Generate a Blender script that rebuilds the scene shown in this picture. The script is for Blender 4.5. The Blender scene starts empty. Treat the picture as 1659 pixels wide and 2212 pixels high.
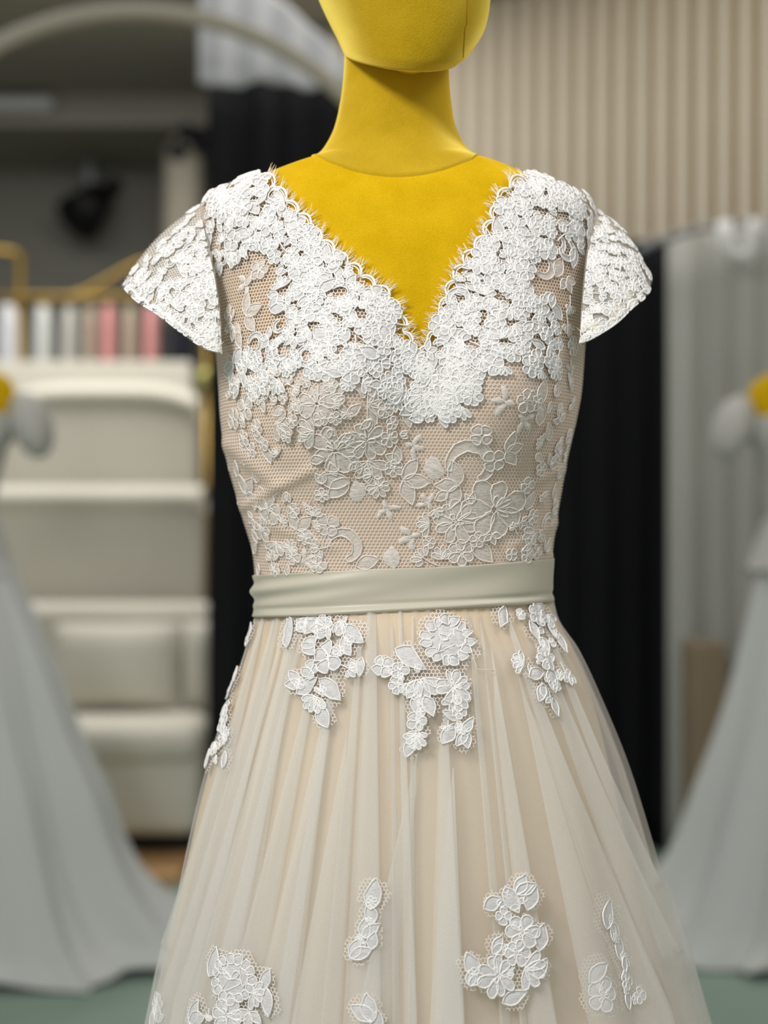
import bpy, bmesh, math, random
import numpy as np
from mathutils import Vector
from mathutils.bvhtree import BVHTree

random.seed(7)
rng = np.random.default_rng(7)
scene = bpy.context.scene
COL = scene.collection
PI = math.pi

# ------------------------------------------------------------------ camera
W, H, F, CAMZ = 1659, 2212, 2950.0, 1.13
cam_data = bpy.data.cameras.new('camera')
cam_data.sensor_fit = 'VERTICAL'
cam_data.sensor_height = 36.0
cam_data.sensor_width = 27.0
cam_data.lens = F / H * 36.0
cam_data.clip_start = 0.02
cam_data.dof.use_dof = True
cam_data.dof.focus_distance = 1.045
cam_data.dof.aperture_fstop = 2.7
cam = bpy.data.objects.new('camera', cam_data)
cam.location = (0, 0, CAMZ)
cam.rotation_euler = (PI / 2, 0, 0)
COL.objects.link(cam)
scene.camera = cam

# ------------------------------------------------------------------ world, lights, exposure
world = bpy.data.worlds.new('world')
scene.world = world
world.use_nodes = True
world.node_tree.nodes['Background'].inputs[0].default_value = (1.0, 0.985, 0.96, 1)
world.node_tree.nodes['Background'].inputs[1].default_value = 0.44


def area(name, loc, target, sx, sy, power, color):
    ld = bpy.data.lights.new(name, 'AREA')
    ld.shape = 'RECTANGLE'
    ld.size, ld.size_y = sx, sy
    ld.energy = power
    ld.color = color
    o = bpy.data.objects.new(name, ld)
    o.location = loc
    d = Vector(target) - Vector(loc)
    o.rotation_euler = d.to_track_quat('-Z', 'Y').to_euler()
    COL.objects.link(o)
    return o


area('ceiling_light_key', (-1.0, -0.30, 2.48), (0.0, 1.12, 1.25), 0.5, 0.5, 30, (1.0, 0.975, 0.94))
area('ceiling_light_side', (1.25, 0.75, 2.7), (0.0, 1.12, 1.3), 0.6, 0.6, 7, (1.0, 0.97, 0.94))
area('ceiling_light_rear', (-1.3, 5.2, 3.25), (-1.3, 5.2, 0.6), 2.4, 1.0, 60, (1.0, 0.97, 0.93))
area('ceiling_light_wall', (0.7, 4.2, 3.25), (0.9, 5.5, 2.0), 2.6, 0.4, 13, (1.0, 0.92, 0.80))
scene.view_settings.view_transform = 'Standard'
scene.view_settings.look = 'None'
scene.view_settings.gamma = 1.0
scene.view_settings.use_curve_mapping = False
scene.view_settings.exposure = 0.08
scene.cycles.transparent_max_bounces = 32
scene.cycles.max_bounces = 8

# ------------------------------------------------------------------ helpers


def srgb(r, g, b):
    def f(c):
        c /= 255.0
        return c / 12.92 if c <= 0.04045 else ((c + 0.055) / 1.055) ** 2.4
    return (f(r), f(g), f(b), 1.0)


def P3(px, py, Y):
    return Vector(((px - 829.5) / F * Y, Y, CAMZ - (py - 1106.0) / F * Y))


def proj(v):
    return (829.5 + F * v[0] / v[1], 1106.0 + F * (CAMZ - v[2]) / v[1])


def pchip(xs, ys, x):
    xs = np.asarray(xs, float); ys = np.asarray(ys, float); x = np.asarray(x, float)
    h = np.diff(xs); d = np.diff(ys) / h
    m = np.zeros_like(ys)
    m[0], m[-1] = d[0], d[-1]
    for i in range(1, len(xs) - 1):
        if d[i - 1] * d[i] > 0:
            w1 = 2 * h[i] + h[i - 1]; w2 = h[i] + 2 * h[i - 1]
            m[i] = (w1 + w2) / (w1 / d[i - 1] + w2 / d[i])
    k = np.clip(np.searchsorted(xs, x) - 1, 0, len(xs) - 2)
    t = np.clip((x - xs[k]) / h[k], 0, 1)
    h00 = 2 * t**3 - 3 * t**2 + 1; h10 = t**3 - 2 * t**2 + t
    h01 = -2 * t**3 + 3 * t**2; h11 = t**3 - t**2
    return h00 * ys[k] + h10 * h[k] * m[k] + h01 * ys[k + 1] + h11 * h[k] * m[k + 1]


def tag(o, label=None, cat=None, group=None, kind=None):
    if label: o['label'] = label
    if cat: o['category'] = cat
    if group: o['group'] = group
    if kind: o['kind'] = kind
    return o


def empty(name, loc, parent=None):
    o = bpy.data.objects.new(name, None)
    o.empty_display_size = 0.1
    COL.objects.link(o)
    o.location = loc
    if parent: o.parent = parent
    return o


def wloc(o):
    v = Vector((0, 0, 0))
    while o is not None:
        v += o.location
        o = o.parent
    return v


def obj(name, verts, faces, mat, parent=None, smooth=True, uvs=None):
    """one mesh object; verts in world space"""
    off = wloc(parent) if parent else Vector((0, 0, 0))
    me = bpy.data.meshes.new(name)
    va = np.asarray(verts, float).reshape(-1, 3) - np.array(off)
    me.from_pydata(va.tolist(), [], [tuple(int(i) for i in f) for f in faces])
    if smooth:
        me.polygons.foreach_set('use_smooth', [True] * len(me.polygons))
    if uvs is not None:
        ul = me.uv_layers.new(name='uv')
        li = np.zeros(len(me.loops), int)
        me.loops.foreach_get('vertex_index', li)
        ul.data.foreach_set('uv', np.asarray(uvs, float)[li].ravel())
    me.materials.append(mat)
    me.update()
    o = bpy.data.objects.new(name, me)
    COL.objects.link(o)
    if parent: o.parent = parent
    return o


def grid_faces(nr, nc, closed=True):
    f = []
    for i in range(nr - 1):
        for j in range(nc if closed else nc - 1):
            k = (j + 1) % nc
            f.append((i * nc + j, i * nc + k, (i + 1) * nc + k, (i + 1) * nc + j))
    return f


class MB:
    def __init__(s):
        s.v = []; s.f = []

    def add(s, v, f):
        n = len(s.v)
        s.v.extend([tuple(p) for p in v]); s.f.extend([tuple(i + n for i in q) for q in f])

    def tube(s, pts, rad, nseg=6, closed=False, caps=True):
        pts = [Vector(p) for p in pts]
        n = len(pts)
        if not hasattr(rad, '__len__'): rad = [rad] * n
        up = Vector((0.31, 0.17, 0.93)).normalized()
        ring = []
        for i in range(n):
            a = pts[(i - 1) % n] if (closed or i > 0) else pts[i]
            b = pts[(i + 1) % n] if (closed or i < n - 1) else pts[i]
            t = (b - a).normalized()
            u = t.cross(up)
            if u.length < 1e-3: u = t.cross(Vector((1, 0, 0)))
            u.normalize(); w = t.cross(u)
            ring += [pts[i] + (u * math.cos(2 * PI * k / nseg) + w * math.sin(2 * PI * k / nseg)) * rad[i] for k in range(nseg)]
        f = grid_faces(n, nseg)
        if closed:
            f += [((n - 1) * nseg + j, (n - 1) * nseg + (j + 1) % nseg, (j + 1) % nseg, j) for j in range(nseg)]
        elif caps:
            f += [tuple(range(nseg))[::-1], tuple((n - 1) * nseg + j for j in range(nseg))]
        s.add(ring, f)

    def box(s, x0, x1, y0, y1, z0, z1, bev=0.0):
        bm = bmesh.new()
        bmesh.ops.create_cube(bm, size=1)
        for v in bm.verts:
            v.co = Vector(((x0 + x1) / 2 + v.co.x * (x1 - x0), (y0 + y1) / 2 + v.co.y * (y1 - y0), (z0 + z1) / 2 + v.co.z * (z1 - z0)))
        if bev > 0:
            bmesh.ops.bevel(bm, geom=list(bm.edges), offset=bev, segments=5, profile=0.5, affect='EDGES')
        bm.verts.index_update()
        s.add([v.co.copy() for v in bm.verts], [tuple(v.index for v in f.verts) for f in bm.faces])
        bm.free()

    def lathe(s, c, prof, n=24):
        v = []
        for r, z in prof:
            v += [(c[0] + r * math.cos(2 * PI * k / n), c[1] + r * math.sin(2 * PI * k / n), c[2] + z) for k in range(n)]
        s.add(v, grid_faces(len(prof), n) + [tuple(range(n))[::-1], tuple((len(prof) - 1) * n + k for k in range(n))])

    def build(s, name, mat, parent=None, smooth=True):
        return obj(name, s.v, s.f, mat, parent, smooth)


# ------------------------------------------------------------------ materials
def mat_new(name):
    m = bpy.data.materials.new(name)
    m.use_nodes = True
    nt = m.node_tree
    return m, nt, nt.nodes['Principled BSDF'], nt.nodes['Material Output']


def basic(name, col, rough=0.7, noise=0.0, nscale=30.0, bump=0.0, bscale=400.0, sheen=0.0, sheen_col=None, metal=0.0, spec=0.3):
    m, nt, b, out = mat_new(name)
    b.inputs['Base Color'].default_value = col
    b.inputs['Roughness'].default_value = rough
    b.inputs['Metallic'].default_value = metal
    b.inputs['Specular IOR Level'].default_value = spec
    if sheen:
        b.inputs['Sheen Weight'].default_value = sheen
        b.inputs['Sheen Roughness'].default_value = 0.35
        b.inputs['Sheen Tint'].default_value = sheen_col or col
    tc = nt.nodes.new('ShaderNodeTexCoord')
    if noise:
        n = nt.nodes.new('ShaderNodeTexNoise'); n.inputs['Scale'].default_value = nscale; n.inputs['Detail'].default_value = 4
        nt.links.new(tc.outputs['Object'], n.inputs['Vector'])
        mx = nt.nodes.new('ShaderNodeMix'); mx.data_type = 'RGBA'
        mx.inputs['A'].default_value = tuple(c * (1 - noise) for c in col[:3]) + (1,)
        mx.inputs['B'].default_value = tuple(min(1, c * (1 + noise)) for c in col[:3]) + (1,)
        nt.links.new(n.outputs['Fac'], mx.inputs['Factor'])
        nt.links.new(mx.outputs['Result'], b.inputs['Base Color'])
    if bump:
        n2 = nt.nodes.new('ShaderNodeTexNoise'); n2.inputs['Scale'].default_value = bscale; n2.inputs['Detail'].default_value = 2
        nt.links.new(tc.outputs['Object'], n2.inputs['Vector'])
        bp = nt.nodes.new('ShaderNodeBump'); bp.inputs['Strength'].default_value = bump; bp.inputs['Distance'].default_value = 0.001
        nt.links.new(n2.outputs['Fac'], bp.inputs['Height'])
        nt.links.new(bp.outputs['Normal'], b.inputs['Normal'])
    return m


def sheer(name, col, alpha, transl=0.35, wscale=900.0, wamp=0.25):
    """thin see-through cloth: part of the area is thread, the rest is open"""
    m, nt, b, out = mat_new(name)
    nt.nodes.remove(b)
    d = nt.nodes.new('ShaderNodeBsdfDiffuse'); d.inputs['Color'].default_value = col
    t = nt.nodes.new('ShaderNodeBsdfTranslucent'); t.inputs['Color'].default_value = col
    m1 = nt.nodes.new('ShaderNodeMixShader'); m1.inputs[0].default_value = transl
    nt.links.new(d.outputs[0], m1.inputs[1]); nt.links.new(t.outputs[0], m1.inputs[2])
    tr = nt.nodes.new('ShaderNodeBsdfTransparent')
    m2 = nt.nodes.new('ShaderNodeMixShader')
    tc = nt.nodes.new('ShaderNodeTexCoord')
    n = nt.nodes.new('ShaderNodeTexNoise'); n.inputs['Scale'].default_value = wscale; n.inputs['Detail'].default_value = 1
    nt.links.new(tc.outputs['Object'], n.inputs['Vector'])
    mr = nt.nodes.new('ShaderNodeMapRange')
    mr.inputs['From Min'].default_value = 0.25; mr.inputs['From Max'].default_value = 0.75
    mr.inputs['To Min'].default_value = max(0, alpha - wamp * alpha); mr.inputs['To Max'].default_value = min(1, alpha + wamp * alpha)
    nt.links.new(n.outputs['Fac'], mr.inputs['Value'])
    nt.links.new(mr.outputs['Result'], m2.inputs[0])
    nt.links.new(tr.outputs[0], m2.inputs[1]); nt.links.new(m1.outputs[0], m2.inputs[2])
    nt.links.new(m2.outputs[0], out.inputs[0])
    return m


def netting(name, col, cell, line):
    """hexagonal bobbin net: threads along the edges of hexagons of width cell (metres), open between"""
    m, nt, b, out = mat_new(name)
    nt.nodes.remove(b)
    N = nt.nodes; L = nt.links
    uv = N.new('ShaderNodeUVMap'); uv.uv_map = 'uv'

    def vm(op, a, bv=None):
        n = N.new('ShaderNodeVectorMath'); n.operation = op
        for i, s in enumerate((a, bv)):
            if s is None: continue
            if isinstance(s, tuple): n.inputs[i].default_value = s
            else: L.new(s, n.inputs[i])
        return n

    def mth(op, a, bv=None):
        n = N.new('ShaderNodeMath'); n.operation = op
        for i, s in enumerate((a, bv)):
            if s is None: continue
            if isinstance(s, (int, float)): n.inputs[i].default_value = s
            else: L.new(s, n.inputs[i])
        return n.outputs[0]
    R = (1.0, math.sqrt(3), 1.0); hR = (0.5, math.sqrt(3) / 2, 0.5)
    p = vm('ADD', vm('MULTIPLY', uv.outputs[0], (1 / cell, 1 / cell, 0)).outputs[0], (1000, 1000, 0)).outputs[0]
    a = vm('SUBTRACT', vm('MODULO', p, R).outputs[0], hR).outputs[0]
    bb = vm('SUBTRACT', vm('MODULO', vm('SUBTRACT', p, hR).outputs[0], R).outputs[0], hR).outputs[0]

    def hd(v):
        ab = vm('ABSOLUTE', v).outputs[0]
        sx = N.new('ShaderNodeSeparateXYZ'); L.new(ab, sx.inputs[0])
        return mth('MAXIMUM', sx.outputs[0], mth('ADD', mth('MULTIPLY', sx.outputs[0], 0.5), mth('MULTIPLY', sx.outputs[1], 0.8660254)))
    dist = mth('MINIMUM', hd(a), hd(bb))
    fac = mth('GREATER_THAN', dist, 0.5 - line)
    d = N.new('ShaderNodeBsdfDiffuse'); d.inputs['Color'].default_value = col
    tr = N.new('ShaderNodeBsdfTransparent')
    ms = N.new('ShaderNodeMixShader')
    L.new(fac, ms.inputs[0]); L.new(tr.outputs[0], ms.inputs[1]); L.new(d.outputs[0], ms.inputs[2])
    L.new(ms.outputs[0], out.inputs[0])
    return m


def lace_mat(name, col, alpha):
    """satin-stitch filling: fine parallel threads, slightly open"""
    m, nt, b, out = mat_new(name)
    N = nt.nodes; L = nt.links
    b.inputs['Base Color'].default_value = col
    b.inputs['Roughness'].default_value = 0.75
    b.inputs['Specular IOR Level'].default_value = 0.2
    tc = N.new('ShaderNodeTexCoord')
    mp = N.new('ShaderNodeMapping'); mp.inputs['Scale'].default_value = (250, 250, 1400)
    L.new(tc.outputs['Object'], mp.inputs[0])
    n = N.new('ShaderNodeTexNoise'); n.inputs['Scale'].default_value = 1.0; n.inputs['Detail'].default_value = 2
    L.new(mp.outputs[0], n.inputs['Vector'])
    bp = N.new('ShaderNodeBump'); bp.inputs['Strength'].default_value = 0.5; bp.inputs['Distance'].default_value = 0.0006
    L.new(n.outputs['Fac'], bp.inputs['Height']); L.new(bp.outputs['Normal'], b.inputs['Normal'])
    if alpha < 1:
        mr = N.new('ShaderNodeMapRange')
        mr.inputs['From Min'].default_value = 0.3; mr.inputs['From Max'].default_value = 0.6
        mr.inputs['To Min'].default_value = max(0, alpha - 0.25); mr.inputs['To Max'].default_value = min(1, alpha + 0.2)
        L.new(n.outputs['Fac'], mr.inputs['Value']); L.new(mr.outputs[0], b.inputs['Alpha'])
    return m


M = {}


def velvet(name, col, rim, rimw):
    """pile fabric: matte body with fine grain and brushed patches, plus a retro-reflective pile rim"""
    m, nt, b, out = mat_new(name)
    N = nt.nodes; L = nt.links
    b.inputs['Roughness'].default_value = 0.9
    b.inputs['Specular IOR Level'].default_value = 0.05
    tc = N.new('ShaderNodeTexCoord')

    def noise(scale, detail):
        n = N.new('ShaderNodeTexNoise'); n.inputs['Scale'].default_value = scale; n.inputs['Detail'].default_value = detail
        L.new(tc.outputs['Object'], n.inputs['Vector'])
        return n
    n1, n2 = noise(38, 5), noise(700, 2)
    add = N.new('ShaderNodeMath'); add.operation = 'MULTIPLY_ADD'
    L.new(n1.outputs['Fac'], add.inputs[0]); add.inputs[1].default_value = 0.9
    ad2 = N.new('ShaderNodeMath'); ad2.operation = 'MULTIPLY_ADD'
    L.new(n2.outputs['Fac'], ad2.inputs[0]); ad2.inputs[1].default_value = 0.7; ad2.inputs[2].default_value = -0.3
    L.new(ad2.outputs[0], add.inputs[2])
    ramp = N.new('ShaderNodeMix'); ramp.data_type = 'RGBA'
    ramp.inputs['A'].default_value = tuple(c * .80 for c in col[:3]) + (1,)
    ramp.inputs['B'].default_value = tuple(min(1, c * 1.2 + .012) for c in col[:3]) + (1,)
    L.new(add.outputs[0], ramp.inputs['Factor'])
    L.new(ramp.outputs['Result'], b.inputs['Base Color'])
    bp = N.new('ShaderNodeBump'); bp.inputs['Strength'].default_value = 0.4; bp.inputs['Distance'].default_value = 0.0008
    L.new(n2.outputs['Fac'], bp.inputs['Height']); L.new(bp.outputs['Normal'], b.inputs['Normal'])
    sh = N.new('ShaderNodeBsdfSheen'); sh.distribution = 'ASHIKHMIN'
    sh.inputs['Color'].default_value = tuple(c * rimw for c in rim[:3]) + (1,); sh.inputs['Roughness'].default_value = 0.42
    ad = N.new('ShaderNodeAddShader')
    L.new(b.outputs[0], ad.inputs[0]); L.new(sh.outputs[0], ad.inputs[1]); L.new(ad.outputs[0], out.inputs[0])
    return m


M['velvet'] = velvet('yellow_velvet', srgb(214, 173, 2), srgb(250, 222, 60), 0.25)
M['velvet_nap'] = velvet('yellow_velvet_brushed', srgb(192, 158, 24), srgb(255, 240, 130), 0.70)
M['seam'] = basic('yellow_seam', srgb(170, 125, 10), 0.9)
M['lining'] = basic('nude_satin_lining', srgb(226, 203, 180), 0.55, 0.02, 30, 0.1, 900)
M['skirt_lining'] = basic('champagne_lining', srgb(228, 208, 176), 0.6, 0.02, 20, 0.1, 900)
M['yoke'] = sheer('nude_mesh', srgb(224, 200, 172), 0.70, 0.2)
M['net'] = netting('ivory_net', srgb(246, 238, 230), 0.0030, 0.095)
M['tape'] = sheer('seam_tape', srgb(236, 224, 212), 0.45, 0.2)
M['lace'] = lace_mat('white_lace', srgb(230, 229, 229), 0.95)
M['lace_thin'] = lace_mat('ivory_lace', srgb(246, 238, 230), 0.64)
M['lace_soft'] = lace_mat('ivory_lace_soft', srgb(245, 237, 229), 0.8)
M['cord'] = basic('lace_cord', srgb(254, 253, 251), 0.5, spec=0.4)
M['cord_soft'] = basic('ivory_cord', srgb(252, 246, 240), 0.55, spec=0.3)
M['fringe'] = basic('lace_fringe', srgb(248, 238, 215), 0.7)
M['tulle'] = sheer('tulle', srgb(246, 244, 242), 0.24, 0.3, 1500, 0.1)
M['sleeve_mesh'] = sheer('sleeve_mesh', srgb(246, 242, 236), 0.42, 0.3, 700, 0.2)
M['pleat'] = sheer('tulle_fold', srgb(249, 249, 246), 0.30, 0.3, 1500, 0.1)
M['tulle_edge'] = sheer('tulle_edge', srgb(246, 242, 240), 0.5, 0.3)
M['satin'] = basic('sage_satin', srgb(203, 198, 180), 0.38, 0.02, 14, 0.05, 700, 0.25, srgb(255, 255, 245), spec=0.55)
M['black'] = basic('black_velvet_curtain', srgb(27, 28, 31), 0.85, spec=0.15)
M['white_cloth'] = basic('white_cloth', srgb(206, 209, 214), 0.8)
M['swag'] = basic('bright_white_cloth', srgb(246, 248, 248), 0.7)
M['grey_cloth'] = basic('pale_grey_curtain', srgb(184, 185, 179), 0.8)
M['gown'] = basic('white_gown_satin', srgb(204, 207, 204), 0.6)
M['gown_lace'] = basic('white_gown_lace', srgb(196, 195, 189), 0.8, 0.1, 60)
M['cream'] = basic('cream_upholstery', srgb(206, 203, 190), 0.8, 0.03, 8)
M['cream_arch'] = basic('cream_arch', srgb(178, 172, 156), 0.6)
M['slat'] = basic('beige_slat', srgb(198, 191, 176), 0.6, 0.05, 5)
M['slat_back'] = basic('tan_backing', srgb(150, 130, 98), 0.7)
M['grey_wall'] = basic('dark_grey_wall', srgb(134, 134, 127), 0.85, 0.08, 1.5)
M['ceiling'] = basic('grey_ceiling', srgb(150, 148, 140), 0.9, 0.06, 2)
M['carpet'] = basic('sage_carpet', srgb(140, 160, 147), 0.95, 0.12, 5, 0.6, 300)
M['wood'] = basic('tan_wood', srgb(192, 152, 106), 0.55, 0.12, 6)
M['tan'] = basic('dull_tan_wood', srgb(150, 134, 112), 0.7, 0.1, 6)
M['gold'] = basic('gold_metal', srgb(166, 138, 74), 0.4, metal=0.8)
M['gold_ball'] = basic('gold_ball', srgb(196, 190, 110), 0.4, metal=0.3)
M['pink'] = basic('pink_satin', srgb(226, 160, 158), 0.6)
M['navy'] = basic('navy_cloth', srgb(26, 27, 40), 0.8)
M['beige_cloth'] = basic('beige_cloth', srgb(190, 178, 160), 0.7)
M['dark'] = basic('black_metal', srgb(22, 22, 22), 0.5)
M['steel'] = basic('pale_steel', srgb(150, 154, 158), 0.4, metal=0.3)

# ------------------------------------------------------------------ the setting
Z0 = 0.0


def sbox(name, x0, x1, y0, y1, z0, z1, mat, bev=0.0):
    m = MB(); m.box(x0, x1, y0, y1, z0, z1, bev)
    return m.build(name, mat, None, bev > 0)


tag(sbox('floor', -5, 4, -1.5, 8.2, -0.12, 0.0, M['carpet']), kind='structure')
tag(sbox('wall_back', -5, 4, 8.0, 8.15, 0, 3.3, M['grey_wall']), kind='structure')
tag(sbox('wall_left', -5, -4.85, -1.5, 8.0, 0, 3.3, M['grey_wall']), kind='structure')
tag(sbox('wall_side', 3.88, 4.0, -1.5, 7.99, 0, 3.29, M['slat']), kind='structure')
tag(sbox('ceiling', -4.85, 3.88, 4.75, 8.0, 3.3, 3.4, M['ceiling']), kind='structure')
# lowered ceiling beam across the far room
tag(sbox('trim_1', -4.85, -0.7, 7.1, 7.99, 3.14, 3.299, M['ceiling']), kind='structure')

# slatted wall, running away to the left behind the curtains
A = Vector((-0.62, 6.3, 0)); B = Vector((2.4, 4.75, 0))
dv = (B - A).normalized(); nv = Vector((dv.y, -dv.x, 0))
LEN = (B - A).length
sw = MB()
c0, c1, c2, c3 = A - nv * 0.02, B - nv * 0.02, B - nv * 0.08, A - nv * 0.08
vv = []
for z in (0, 3.29):
    vv += [(c.x, c.y, z) for c in (c0, c1, c2, c3)]
sw.add(vv, [(0, 1, 5, 4), (1, 2, 6, 5), (2, 3, 7, 6), (3, 0, 4, 7), (4, 5, 6, 7), (3, 2, 1, 0)])
wall_r = tag(sw.build('wall_right', M['slat_back'], None, False), kind='structure')
slat_me = None
nsl = int(LEN / 0.082)
for i in range(nsl):
    p = A + dv * (0.05 + i * 0.082)
    if slat_me is None:
        v = []; prof = [(-0.024, -0.019), (-0.024, 0.008), (-0.014, 0.02), (0, 0.025), (0.014, 0.02), (0.024, 0.008), (0.024, -0.019)]
        for z in (0.005, 3.285):
            v += [tuple(dv * a + nv * b_ + Vector((0, 0, z))) for a, b_ in prof]
        k = len(prof)
        o = obj('slat', v, grid_faces(2, k) + [tuple(range(k))[::-1], tuple(range(k, 2 * k))], M['slat'], None, False)
        slat_me = o.data
    else:
        o = bpy.data.objects.new('slat', slat_me); COL.objects.link(o)
    o.parent = wall_r
    o.location = (p.x, p.y, 0)


def curtain(name, x0, x1, Y, z0, z1, mat, folds, depth, label, cat, group=None, ztop=None, zbot=None, thick=0.012, seed=0, nx=None):
    """a hanging pleated cloth with real thickness; ztop / zbot may be functions of s in 0..1"""
    r = np.random.default_rng(seed)
    nx = nx or folds * 10
    s = np.linspace(0, 1, nx)
    ph = np.cumsum(r.uniform(0.7, 1.3, nx)); ph = ph / ph[-1] * folds * 2 * PI
    nz = 14
    v = []
    for side in (0, 1):
        for i in range(nz):
            t = i / (nz - 1)
            for j in range(nx):
                zt = ztop(s[j]) if ztop else z1
                zb = zbot(s[j]) if zbot else z0
                d = depth * (0.55 + 0.45 * t) * (math.sin(ph[j]) + 0.3 * math.sin(2.3 * ph[j] + 2 * t))
                v.append((x0 + (x1 - x0) * s[j], Y + d + side * thick, zt + (zb - zt) * t))
    n = nz * nx
    f = grid_faces(nz, nx, False)
    f2 = [tuple(q + n for q in g)[::-1] for g in f]
    rim = []
    loop = list(range(nx)) + [i * nx + nx - 1 for i in range(1, nz)] + [(nz - 1) * nx + j for j in range(nx - 2, -1, -1)] + [i * nx for i in range(nz - 2, 0, -1)]
    for a, b_ in zip(loop, loop[1:] + loop[:1]):
        rim.append((b_, a, a + n, b_ + n))
    o = obj(name, v, f + f2 + rim, mat)
    return tag(o, label, cat, group)


# black curtains behind the gown
def zz(py, D): return CAMZ - (py - 1106) / F * D
def xx(px, D): return (px - 829.5) / F * D


curtain('black_curtain', xx(443, 4.5), xx(800, 4.5), 4.55, 0.004, zz(120, 4.5), M['black'], 5, 0.032,
        'tall black pleated curtain hanging below the white draped valance', 'curtain', seed=1)
curtain('black_curtain', xx(812, 4.5), xx(1476, 4.5), 4.55, 0.004, zz(508, 4.5), M['black'], 9, 0.032,
        'lower black pleated curtain hung below the beige slatted wall', 'curtain', seed=2,
        ztop=lambda s: zz(560, 4.5) + 0.075 * min(1, s * 1.1))
# white valance, slanting down to the right
curtain('valance', xx(428, 4.4), xx(790, 4.4), 4.40, 0, 0, M['white_cloth'], 5, 0.016,
        'white draped valance over the tall black curtain', 'valance', seed=3,
        ztop=lambda s: zz(-130 + 300 * s ** 1.2, 4.4), zbot=lambda s: zz(178 + 7 * math.sin(4.2 * s * PI - .6) + 10 * s, 4.4))
# pale curtains of the fitting booth on the right
curtain('booth_curtain', xx(1446, 4.3), xx(1700, 4.3), 4.30, 0.0, 0.0, M['grey_cloth'], 4, 0.030,
        'pale grey pleated booth curtain beside the lower black curtain', 'curtain', seed=4,
        ztop=lambda s: zz(520 - 40 * min(1, s * 1.3), 4.3), zbot=lambda s: 0.004)
m = MB()
pts = [P3(x, y, 4.22) for x, y in ((1380, 542), (1410, 525), (1450, 510), (1500, 497), (1560, 487), (1620, 481), (1690, 478), (1760, 478))]
m.tube(pts, 0.012, 8)
bz = empty('booth_rail', pts[0])
m.build('rail', M['steel'], bz)
m = MB(); m.tube([pts[-1], Vector((pts[-1].x, 4.22, 0.0))], 0.012, 8); m.build('post', M['steel'], bz)
tag(bz, 'curved pale metal rail carrying the grey booth curtain', 'curtain rail')
# U-shaped white swag over the rail
sv = MB()
for k in range(7):
    o_ = k * 5.0
    up = [(1560 + o_ * .4, 478), (1562 + o_ * .4, 505), (1572 + o_ * .3, 530), (1592, 546 - o_ * .3), (1618 - o_ * .3, 545 - o_ * .3), (1634 - o_ * .4, 525), (1640 - o_ * .4, 500), (1641 - o_ * .4, 474)]
    sv.tube([P3(x, y + (14 if 505 < y < 560 else 0), 4.16 - 0.004 * k) for x, y in up], 0.017, 8)
sv.build('swag', M['swag'])
tag(bpy.data.objects['swag'], 'U-shaped white cloth swag looped over the booth rail', 'swag')

# cream arch
D = 3.95
ar = MB()
cxp, cyp, R = 292, 672, 648
path = [P3(cxp - R, 1938, D)]
path += [P3(cxp - R, y, D) for y in (1600, 1300, 1000)]
for k in range(0, 41):
    a = PI - PI * k / 40
    path.append(P3(cxp + R * math.cos(a), cyp - R * math.sin(a), D))
path += [P3(cxp + R, y, D) for y in (1000, 1300, 1600)] + [P3(cxp + R, 1938, D)]
arch = empty('arch_stand', P3(cxp, 1938, D))
ar.tube(path, 0.024, 12)
ar.build('hoop', M['cream_arch'], arch)
for sx in (-R, R):
    b_ = MB(); p = P3(cxp + sx, 1938, D); b_.lathe((p.x, p.y, 0.0), [(0.11, 0.0), (0.11, 0.012), (0.03, 0.02)], 20); b_.build('foot', M['cream_arch'], arch)
tag(arch, 'tall cream round-topped arch stand in front of the curtains', 'arch')

# wood platform
tag(sbox('wood_platform', -3.6, -0.62, 4.12, 6.2, 0.0, 0.03, M['wood']), 'low tan wooden platform under the cream sofa', 'platform')

# cream sofa on the platform, and two tall padded panels behind it
D = 4.55
sofa = empty('sofa', (xx(200, D), D, 0.03))
x0, x1 = -2.3, xx(436, 4.45)
m = MB(); m.box(x0, x1, 4.36, 5.06, 0.09, 0.385, 0.05); m.build('base', M['cream'], sofa)
m = MB(); m.box(x0 + .04, x1 - .03, 4.42, 5.0, 0.03, 0.095, 0.01); m.build('plinth', M['dark'], sofa)
m = MB(); m.box(x0, x1 + .005, 4.32, 4.98, 0.33, 0.45, 0.055); m.build('seat_cushion', M['cream'], sofa)
m = MB(); m.box(x0, x1 - .01, 4.86, 5.06, 0.36, 0.80, 0.05); m.build('backrest', M['cream'], sofa)
tag(sofa, 'cream sofa with rounded seat edge on the wooden platform', 'sofa')


def cushion(name, c, w, h, t, rot, mat, label):
    n = 18
    v = []
    for sgn in (-1, 1):
        for i in range(n):
            for j in range(n):
                u = -1 + 2 * i / (n - 1); q = -1 + 2 * j / (n - 1)
                e = max(0.0, (1 - abs(u) ** 3) * (1 - abs(q) ** 3)) ** 0.5
                pin = 1 - 0.06 * (u * u + q * q) / 2 + 0.05 * abs(u * q)
                v.append(Vector((u * w / 2 * pin, sgn * t / 2 * e, q * h / 2 * pin)))
    f = grid_faces(n, n, False)
    f = [g[::-1] for g in f] + [tuple(k + n * n for k in g) for g in f]
    from mathutils import Euler
    E = Euler(rot).to_matrix()
    o = obj(name, [E @ p + Vector(c) for p in v], f, mat)
    return tag(o, label, 'cushion')


cushion('cushion', (xx(240, 4.62), 4.71, 0.60), 0.44, 0.30, 0.18, (-0.25, 0.0, 0.02), M['cream'], 'plump cream cushion leaning on the sofa backrest')
cushion('cushion', (xx(420, 4.62), 4.73, 0.605), 0.11, 0.30, 0.14, (-0.2, 0.0, 0.1), M['cream'], 'narrow cream cushion at the end of the sofa by the black curtain')


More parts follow.
